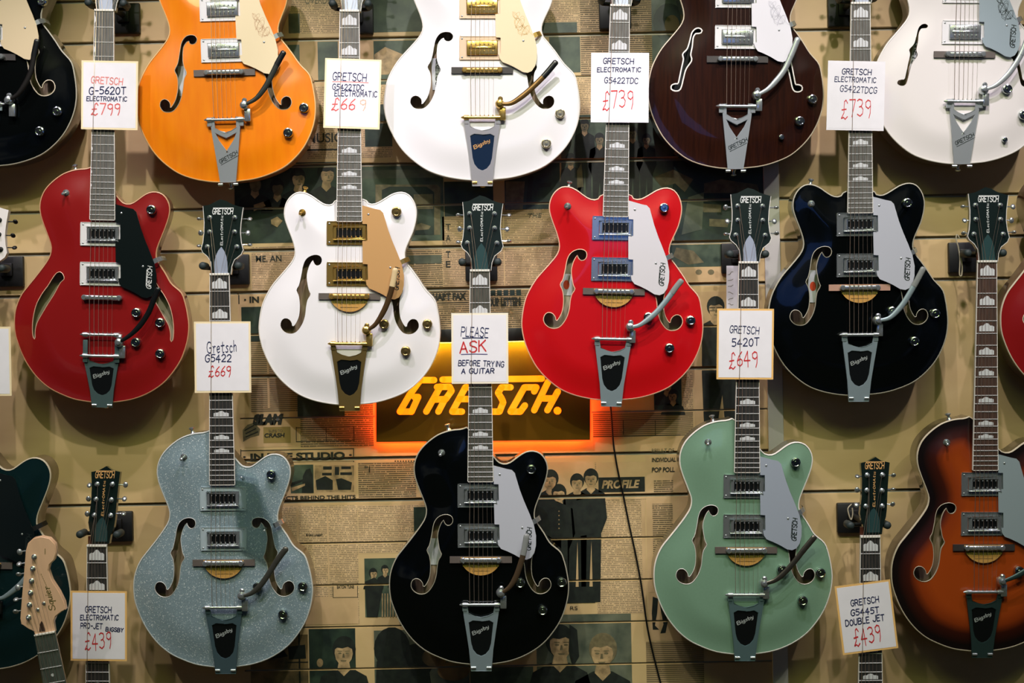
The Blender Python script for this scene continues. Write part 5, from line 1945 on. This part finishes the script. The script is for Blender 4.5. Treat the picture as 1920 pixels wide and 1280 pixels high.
# --- upper right of centre
o = clip_thing(NC, 'page of text right of the large white guitar at the top edge', 'newspaper cutting', [(1010, -40, 1087, 64)], TXT[2])
on(o, 'picture', [(1012, 42, 1082, 62)], PHOTOM)
o = clip_thing('printed_picture', 'dark torn picture left of the £739 tag near the top', 'printed picture', [(1030, 66, 1088, 136)], PHOTOM)
o = clip_thing(NC, 'brown page behind the bright red guitar\'s upper neck', 'newspaper cutting', [(1088, -40, 1222, 142)], TXT[1])
o = clip_thing('printed_picture', 'green portrait picture beside the walnut guitar\'s waist', 'printed picture', [(1222, -40, 1300, 140)], PHOTOM)
on(o, 'dark_hair', [ell(1254, 42, 30, 36)], PHOTO)
on(o, 'face', [ell(1260, 48, 14, 20)], mat('photo_green_brown', (96, 84, 36), .5), YG)
o = clip_thing(NC, 'torn pages left of the £739 tag of the bright red guitar', 'newspaper cutting', [(1060, 142, 1220, 212)], TXT[2])
on(o, 'picture', [(1030, 142, 1078, 160)], PHOTOM)
o = clip_thing('printed_picture', 'group photo of four standing people behind the bright red guitar\'s neck', 'printed picture', [(1052, 214, 1262, 372)], PHOTOM)
for x, y_, s, ft in ((1096, 236, 11, 372), (1124, 262, 11, 372), (1186, 250, 11, 372), (1212, 262, 10, 372), (1070, 300, 11, 372)):
    figure(o, x, y_, s, feet=ft, face=MIDT)
on(o, 'pale_trousers', [[(1082, 320), (1090, 306), (1094, 350), (1082, 352)], [(1150, 320), (1160, 310), (1162, 350), (1150, 356)]], MIDT, YT)
o = clip_thing('printed_picture', 'dark picture of shoes and drum legs under the large white guitar', 'printed picture', [(946, 300, 1050, 392)], PHOTO)
on(o, 'pale_floor', [[(948, 340), (984, 340), (980, 392), (948, 392)]], MIDT)
on(o, 'legs', [[(990, 330), (1000, 330), (996, 392), (986, 392)], [(1010, 344), (1034, 342), (1032, 350), (1010, 352)]], SUIT, YG)
o = clip_thing(NC, 'text page with the word THE left of the bright red guitar', 'newspaper cutting', [(946, 392, 1046, 540)], TXT[0])
head(o, 'THE', 990, 400, 1016, 408, MIDT, .15, .02)
o = clip_thing('printed_picture', 'big dark abstract picture under the walnut guitar', 'printed picture', [(1262, 226, 1434, 450)], PHOTO)
on(o, 'tan_shapes', [[(1226, 332), (1262, 318), (1300, 336), (1284, 360), (1266, 344), (1240, 350)], [(1320, 344), (1352, 336), (1420, 346), (1424, 362), (1320, 362)], [(1300, 380), (1352, 384), (1352, 398), (1320, 398)], [(1330, 410), (1368, 412), (1364, 426), (1330, 424)]], MIDT)
on(o, 'grey_shape', [[(1290, 370), (1320, 360), (1316, 430), (1278, 440)]], PHOTOG, YG)
o = clip_thing('printed_picture', 'dark picture of a reclining shape right of the bright red guitar', 'printed picture', [(1250, 458, 1362, 500)], PHOTOM)
on(o, 'pale_shape', [[(1268, 464), (1300, 470), (1320, 492), (1290, 496), (1262, 480)]], MIDT)
o = clip_thing(NC, 'plain tan strip of page below the reclining picture', 'newspaper cutting', [(1262, 502, 1362, 534)], PLAIN)
on(o, 'spots', [ell(1310, 510, 6, 5), ell(1333, 510, 6, 5)], MIDT)
o = clip_thing('printed_picture', 'picture of a man in glasses and dark suit left of the £649 tag', 'printed picture', [(1300, 546, 1432, 800)], PLAIN)
figure(o, 1342, 578, 19, turn=.1)
on(o, 'suit', [[(1316, 620), (1330, 606), (1342, 616), (1356, 604), (1396, 622), (1420, 700), (1410, 800), (1360, 800), (1354, 740), (1344, 800), (1320, 800), (1316, 700)]], SUIT, YT)
on(o, 'glasses', [(1330, 576, 1341, 577.5), (1343, 576, 1354, 577.5), (1330, 582, 1341, 583.2), (1343, 582, 1354, 583.2)], SUIT, YT)
o = clip_thing(NC, 'text strip along the bright red guitar\'s lower right', 'newspaper cutting', [(1279, 680, 1299, 768)], TXT[2])
# small note behind the mint guitar's neck
bm = bmesh.new()
qn = [P(1362, 498, -.02), P(1394, 498, -.02), P(1394, 606, -.02), P(1362, 606, -.02)]
add_plate(bm, [(p.x, p.z) for p in reversed(qn)], [], 0, .0006)
for v in bm.verts:
    v.co = Vector((v.co.x, -.0206 + v.co.z, v.co.y))
no = obj('hanging_note', finish(bm, 'hanging_note', smooth=False), CARDW)
tag(no, 'narrow white handwritten slip hanging behind the mint guitar\'s nut', 'paper note')
bm = bmesh.new()
rnd = random.Random(2)
for k in range(7):
    y0 = 512 + 12 * k
    st = []
    x = 1365
    for j in range(4):
        st.append((x, y0 + rnd.uniform(-3, 3)))
        x += 3.2
    add_strokes(bm, [[(P(a, b_, -.0208).x, P(a, b_, -.0208).z) for a, b_ in st]], .0011, lambda p: Vector((p[0], -.0208, p[1])), round_n=4)
obj('handwriting', finish(bm, 'handwriting', smooth=False, fixn=False), MIDT, no)

# ------------------------------------------------------------------ lit sign
YS = -.026
sg = thing('lit_sign', 'edge-lit amber acrylic sign with glowing orange lettering', 'sign', Matrix.Translation(P(905, 735, YS)))
inv = sg.matrix_world.inverted()


def sgl(px, py, y=YS):
    p = inv @ P(px, py, y)
    return (p.x, p.z)


ACR = mat('amber_acrylic', (96, 66, 14), .14, 0, .4)
SX0, SX1, SY0, SY1 = 705, 1107, 640, 829


def sg_slab(bm, poly, y0, y1):
    """poly in sign x, z; y relative"""
    n0 = len(bm.verts)
    add_plate(bm, poly, [], 0, y1 - y0)
    bm.verts.ensure_lookup_table()
    for v in bm.verts[n0:]:
        v.co = Vector((v.co.x, y1 - v.co.z, v.co.y))


bm = bmesh.new()
pl = [sgl(SX0, SY1), sgl(SX1, SY1 - 4), sgl(SX1, SY0 - 4), sgl(SX0, SY0)]
sg_slab(bm, pl, 0, .006)
obj('acrylic_panel', finish(bm, 'acrylic_panel', smooth=False), ACR, sg)
EDGE = mat('glowing_edge', (255, 90, 20), .4, emit=(255, 62, 14), estr=3.0)
for nm, a, b, c, d in (('l', SX0 - 2.4, SY0, SX0 + .3, SY1 + 1), ('r', SX1 - .3, SY0 - 4, SX1 + 2.4, SY1 - 3), ('b', SX0, SY1 - 1.6, SX1, SY1 + 1.6)):
    bm = bmesh.new()
    if nm == 'b':
        pl = [sgl(SX0 - 1, SY1 + 2.2), sgl(SX1 + 1, SY1 - 1.8), sgl(SX1 + 1, SY1 - 4.4), sgl(SX0 - 1, SY1 - .4)]
    else:
        pl = [sgl(a, d), sgl(c, d), sgl(c, b), sgl(a, b)]
    sg_slab(bm, pl, -.0005, .0068)
    obj('lit_edge', finish(bm, 'lit_edge', smooth=False), EDGE, sg)
# lettering: slanted strokes traced from the sign
z3 = zc(680, 580, 3.84)
LT = mat('glowing_letters', (255, 150, 20), .4, emit=(255, 148, 14), estr=1.25)
LETS = [
    [[(415, 508), (515, 508)], [(415, 508), (335, 620), (268, 735)], [(268, 735), (352, 735)], [(352, 735), (400, 630)], [(400, 630), (372, 630)]],
    [[(575, 505), (1290, 498)]],
    [[(560, 555), (458, 735)], [(535, 558), (625, 556), (640, 585), (598, 645), (520, 648)], [(590, 650), (545, 735)]],
    [[(755, 560), (740, 560), (645, 735), (715, 735)], [(695, 645), (760, 645)]],
    [[(880, 560), (790, 735)]],
    [[(1065, 560), (1000, 560), (975, 600), (1000, 640), (1012, 668), (985, 735), (925, 735)]],
    [[(1250, 560), (1165, 560), (1065, 735), (1135, 735), (1168, 690)], [(1250, 560), (1235, 590)]],
    [[(1335, 520), (1235, 725)], [(1405, 590), (1330, 725)], [(1300, 640), (1365, 640)]],
    [[(1402, 728), (1403, 729)]],
]
for st in LETS:
    bm = bmesh.new()
    wdt = 46
    add_strokes(bm, [[sgl(*z3(*p)) for p in s] for s in st], (wdt if st is not LETS[-1] else 56) / 3.84 / FPX * 3.27, lambda p: Vector((p[0], -.0008, p[1])), round_n=10)
    obj('glowing_letter', finish(bm, 'glowing_letter', smooth=False, fixn=False), LT, sg)
# black lamp housing along the top
bm = bmesh.new()
a = sgl(700, 642); b = sgl(1112, 616)
add_box(bm, ((a[0] + b[0]) / 2, -.002, (sgl(905, 616)[1] + sgl(905, 640)[1]) / 2), (b[0] - a[0], .040, .030), .002, 2)
obj('lamp_housing', finish(bm, 'lamp_housing', 40), BLACKPAINT, sg)
bm = bmesh.new()
add_tube(bm, [tuple(inv @ P(1120, 655, -.03)), tuple(inv @ P(1125, 655, 0))], .003, 8)
add_tube(bm, [tuple(inv @ P(720, 655, -.03)), tuple(inv @ P(720, 655, 0))], .003, 8)
obj('stand_off', finish(bm, 'stand_off', 40), NICKEL, sg)


def area(name, loc, direction, sx_, sy_, e, col, spread=None):
    l = bpy.data.lights.new(name, 'AREA')
    l.shape = 'RECTANGLE'
    l.size = sx_; l.size_y = sy_
    l.energy = e
    l.color = col
    if spread:
        l.spread = spread
    o = bpy.data.objects.new(name, l)
    COL.objects.link(o)
    o.location = loc
    o.rotation_euler = Vector(direction).to_track_quat('-Z', 'Y').to_euler()
    return o


lw = P(905, 655, YS - .010)
area('sign_strip_lamp', (lw.x, YS - .012, P(905, 641, YS).z), (0, .18, -1), .50, .010, 1.7, (1.0, .80, .14))
lb_ = P(905, 829, -.016)
area('sign_bottom_lamp', (lb_.x, -.019, lb_.z + .006), (0, .55, -1), .48, .010, .55, (1.0, .22, .03))
ll_ = P(705, 770, -.016)
area('sign_left_lamp', (ll_.x + .004, -.019, ll_.z), (-1, .6, 0), .010, .14, .22, (1.0, .10, .02))
ll_ = P(1107, 770, -.016)
area('sign_right_lamp', (ll_.x - .004, -.019, ll_.z), (1, .6, 0), .010, .14, .18, (1.0, .10, .02))

# ------------------------------------------------------------------ cable below the bright red guitar
cp = [(1143, 744), (1146, 775), (1150, 830), (1158, 880), (1170, 935), (1180, 985), (1192, 1040), (1203, 1100), (1212, 1165), (1222, 1215), (1240, 1285), (1262, 1360)]
bm = bmesh.new()
add_tube(bm, smooth_open([P(x, y, -.006 - .002 * math.sin(i)) for i, (x, y) in enumerate(cp)], 4), .0021, 8)
cb = obj('power_cable', finish(bm, 'power_cable', 60), BLACKP)
tag(cb, 'thin black cable hanging down the wall below the bright red guitar', 'cable')

# cord loops on two hangers
def cord(label, pl, y):
    bm = bmesh.new()
    add_tube(bm, smooth_open([P(x, yy, y) for x, yy in pl], 5), .0016, 6)
    o = obj('tag_string', finish(bm, 'tag_string', 60), mat('pale_string', (190, 180, 156), .7))
    tag(o, label, 'string', 'loose strings on the hangers')


cord('pale loop of string hanging beside the sunburst guitar\'s headstock', [(1799, 446), (1794, 440), (1793, 450), (1797, 464), (1800, 486), (1799, 514), (1803, 516), (1804, 498), (1801, 478)], -.118)
cord('pale loop of string by the gold-lettered headstock at lower right', [(1597, 945), (1590, 953), (1592, 966), (1596, 974), (1599, 964), (1598, 952)], -.118)

# ------------------------------------------------------------------ maple-neck guitar standing in front
zf = zc(0, 840, 2.909)
gF = G((186, 1690), zf(247, 1012), yO=-.30, yN=-.34)
rootF = thing('electric_guitar', 'pale maple headstock and neck standing in front of the dark green guitar', 'guitar', gF.M)


def lf(pl, w=0.0):
    return [Vector((gF.Mi @ gF.hit(*zf(*p), w)).xy) for p in pl]


FH = lf([(190, 1003), (152, 985), (116, 960), (110, 930), (120, 800), (132, 660), (140, 560), (152, 518), (182, 490), (225, 481), (270, 491), (300, 522), (308, 568), (295, 610), (270, 635), (263, 665), (282, 720), (322, 782), (350, 840), (358, 880), (332, 895), (303, 918), (290, 950), (297, 1003)])
FHs = smooth_closed(FH[1:-1], 60)
bm = bmesh.new()
add_plate(bm, FH, [], -.014, 0)
es = [e for e in bm.edges if len(e.link_faces) == 2 and abs(e.calc_face_angle(0)) > 1 and all(abs(v.co.z) < 1e-6 for v in e.verts)]
bmesh.ops.bevel(bm, geom=es, offset=.0015, segments=3, affect='EDGES')
hf = obj('headstock', finish(bm, 'headstock', 40), P_MAPLE, rootF)
LN = gF.L
na, nb = lf([(188, 1012), (300, 1004)])
hwn = (nb - na).length / 2
bm = bmesh.new()
secs = []
for v, dep in ((LN + .03, .012), (LN - .005, .018), (LN - .30, .021), (LN - .40, .03)):
    hw = hwn + max(0, (LN - v)) * .018
    secs.append([bm.verts.new((-hw * math.cos(math.pi * k / 8), v, -dep * math.sin(math.pi * k / 8) - .0005)) for k in range(9)])
for a, b in zip(secs, secs[1:]):
    for k in range(8):
        bm.faces.new((a[k], a[k + 1], b[k + 1], b[k]))
    bm.faces.new((a[8], a[0], b[0], b[8]))
bm.faces.new(secs[0]); bm.faces.new(list(reversed(secs[-1])))
obj('neck', finish(bm, 'neck', 40), P_MAPLE, rootF)
bm = bmesh.new()
h2 = hwn + .46 * .018
add_plate(bm, [(-h2, LN - .46), (h2, LN - .46), (hwn, LN), (-hwn, LN)], [], 0, .0055)
fbF = obj('fretboard', finish(bm, 'fretboard', smooth=False), mat('dusty_rosewood', (84, 92, 84), .5, rgb2=(64, 70, 64), vscale=30, stretch=(14, 1, 1)), rootF)
SF = .648
for k in range(1, 21):
    v = LN - SF * (1 - 2 ** (-k / 12))
    obj('fret', cached('fret', m_fret), FRETM, fbF, loc=(0, v, .0058), scale=((hwn + (LN - v) * .018) * 2 - .001, 1, 1))
    if k in (3, 5, 7, 9, 15):
        vm = v + SF * (2 ** (-(k - 1) / 12) - 2 ** (-k / 12)) / 2
        bm = bmesh.new()
        add_lathe(bm, [(.0032, 0), (.0032, .0003), (0, .0004)], seg=14)
        obj('dot_marker', finish(bm, 'dot_marker'), PEARL, fbF, loc=(0, vm, .0055))
bm = bmesh.new()
add_box(bm, (0, LN + .0015, .0035), (hwn * 2, .0035, .008), .0006)
obj('nut', finish(bm, 'nut'), NUTM, rootF)
PF = lf([(187, 592), (180, 656), (173, 723), (168, 788), (162, 854), (157, 922)])
BF = lf([(100, 570), (97, 636), (95, 692), (90, 764), (80, 830), (78, 896)])
for i in range(6):
    tn = obj('tuner', cached('tuner', m_tuner), CHROME, rootF, loc=(PF[i].x, PF[i].y, 0))
    d = BF[i] - PF[i]
    obj('tuner_button', cached('tbutton', m_tbutton), NICKEL, tn, mtx=Matrix.Translation((d.x, d.y, -.008)) @ Matrix.Rotation(math.pi, 4, 'Z') @ Matrix.Rotation(i * 1.1, 4, 'X'))
for p in lf([(240, 845), (207, 880)]):
    obj('string_tree', cached('pgs', m_pgscrew), CHROME, rootF, loc=(p.x, p.y, 0), scale=(1.6, 1.6, 2))
bm = bmesh.new()
a, b = lf([(330, 878), (262, 762)])
st, wd = text_strokes('Squier', .0125, 2.0, .15)
d = (b - a) / wd
n_ = Vector((-d.y, d.x)).normalized()
sc_ = lf([(282, 872), (262, 770)])
a, b = lf([(303, 880), (268, 752)])
d = (b - a) / wd; n_ = Vector((-d.y, d.x)).normalized()
add_strokes(bm, st, .0017, line_tf((a.x, a.y, .0004), (d.x, d.y, 0), (-n_.x * -1, -n_.y * -1, 0)), round_n=6)
obj('logo', finish(bm, 'logo', smooth=False, fixn=False), mat('olive_script', (120, 110, 66), .5), hf)
bm = bmesh.new()
a, b = lf([(258, 760), (222, 680)])
d = b - a
for k in range(7):
    q = a + d * (k / 7)
    add_strokes(bm, [[(q.x, q.y), (q.x + d.x / 12, q.y + d.y / 12)]], .0010, line_tf((0, 0, .0004), (1, 0, 0), (0, 1, 0)), round_n=4)
q0, q1 = lf([(246, 548), (246, 576)])
add_strokes(bm, [[(q0.x, q0.y), (q1.x, q1.y)]], .0014, line_tf((0, 0, .0004), (1, 0, 0), (0, 1, 0)), round_n=4)
obj('small_lettering', finish(bm, 'small_lettering', smooth=False, fixn=False), mat('olive_script', (120, 110, 66), .5), hf)
bm = bmesh.new()
add_plate(bm, lf([(214, 1000), (218, 960), (226, 942), (234, 950), (246, 985), (248, 998)]), [], 0, .0008)
obj('truss_rod_plug', finish(bm, 'truss_rod_plug', smooth=False), mat('walnut_plug', (60, 44, 34), .5), hf)
for i in range(6):
    t = (i - 2.5) / 2.5
    bm = bmesh.new()
    add_tube(bm, [(PF[5 - i].x + .002, PF[5 - i].y, .006), (t * hwn * .82, LN + .0015, .0082), (t * .026, LN - SF, .012)], .0005 - .00005 * i, 5)
    obj('string', finish(bm, 'string'), STRING, rootF)
# its body, below the picture
sb = [(-.16, .36), (-.155, .30), (-.13, .24), (-.16, .16), (-.165, .08), (-.12, .01), (0, -.01), (.12, .005), (.165, .07), (.16, .15), (.125, .22), (.15, .28), (.14, .325), (.09, .31), (.05, .27), (.03, .26), (-.03, .28), (-.06, .31), (-.10, .37), (-.14, .385)]
bm = bmesh.new()
add_plate(bm, smooth_closed([Vector(p) for p in sb], 90), [], -.045, -.003)
obj('body', finish(bm, 'body', 50), mat('black_gloss_body', (12, 12, 14), .2, 0, 1), rootF)
bm = bmesh.new()
add_box(bm, (0, LN - SF, .002), (.075, .035, .012), .002)
obj('bridge', finish(bm, 'bridge'), CHROME, rootF)

# floor and stand for it, out of frame
tail = gF.O3
zfl = tail.z - .185
bm = bmesh.new()
add_box(bm, (0, -2.2, zfl - .02), (5.2, 4.4, .04))
fl = obj('floor', finish(bm, 'floor', smooth=False), mat('dark_carpet', (52, 48, 44), .9, vary=.2, vscale=60))
fl['kind'] = 'structure'
st_ = thing('guitar_stand', 'black tubular stand under the maple-neck guitar, below the frame', 'guitar stand', Matrix.Translation((tail.x, tail.y + .085, zfl)))
bm = bmesh.new()
for s in (-1, 1):
    add_tube(bm, [(s * .05, 0, .15), (s * .16, -.14, .006)], .008, 10)
    add_tube(bm, [(s * .05, 0, .15), (s * .06, -.05, .152), (s * .06, -.10, .165)], .007, 10)
add_tube(bm, [(-.06, 0, .15), (.06, 0, .15)], .009, 10)
add_tube(bm, [(0, 0, .15), (0, .10, .006)], .008, 10)
obj('frame', finish(bm, 'frame', 60), BLACKPAINT, st_)

# ------------------------------------------------------------------ light
def spot(name, loc, target, e, size=75, blend=.5, rad=.03, col=(1, .93, .82)):
    l = bpy.data.lights.new(name, 'SPOT')
    l.energy = e
    l.spot_size = R(size)
    l.spot_blend = blend
    l.shadow_soft_size = rad
    l.color = col
    o = bpy.data.objects.new(name, l)
    COL.objects.link(o)
    o.location = loc
    o.rotation_euler = (Vector(target) - Vector(loc)).to_track_quat('-Z', 'Y').to_euler()


PINKISH, YELLOWISH = (1, .87, 1.02), (1, .92, .88)
for i, (x, e) in enumerate(((-1.50, 44), (-.75, 66), (0.0, 76), (.75, 70), (1.50, 40))):
    spot('track_spot', (x, -1.02, 1.52), (x * .92, 0, -.16), e, 60, .65, .02, PINKISH)
for i, (x, e) in enumerate(((-1.55, 54), (-.52, 88), (.52, 90), (1.55, 46))):
    spot('ceiling_spot', (x, -2.05, 1.66), (x * .72, 0, -.22), e, 52, .7, .026, YELLOWISH)
area('olive_fill', (0, -3.2, 2.3), (0, .6, -1), 3.2, .7, 52, (.80, 1, .34))  # added unseen fill that lifts the shadows and tints them olive
area('blue_reflection_lamp', (.45, -4.3, .45), (-.05, 1, -.08), 1.0, .6, 1.7, (.12, .30, 1.0))  # added unseen lamp, gives blue reflections on the glossy bodies

w = bpy.data.worlds.new('noise_surroundings')  # noise glow with white and blue patches, added for reflections
sc.world = w
w.use_nodes = True
nt = w.node_tree
bg = nt.nodes['Background']
tc = nt.nodes.new('ShaderNodeTexCoord')
nz = nt.nodes.new('ShaderNodeTexNoise')
nz.inputs['Scale'].default_value = 3.2
nz.inputs['Detail'].default_value = 3
rp = nt.nodes.new('ShaderNodeValToRGB')
e = rp.color_ramp.elements
e[0].color = (.020, .024, .018, 1); e[0].position = .42
e[1].color = (.80, .84, .86, 1); e[1].position = .66
n1 = e.new(.52); n1.color = (.03, .04, .06, 1)
n1 = e.new(.59); n1.color = (.08, .14, .34, 1)
nt.links.new(tc.outputs['Generated'], nz.inputs['Vector'])
nt.links.new(nz.outputs['Fac'], rp.inputs['Fac'])
nt.links.new(rp.outputs['Color'], bg.inputs['Color'])
bg.inputs['Strength'].default_value = .2

vs_ = sc.view_settings
vs_.view_transform = 'Standard'
vs_.look = 'None'
vs_.gamma = 1.0
vs_.use_curve_mapping = False
vs_.exposure = -0.36
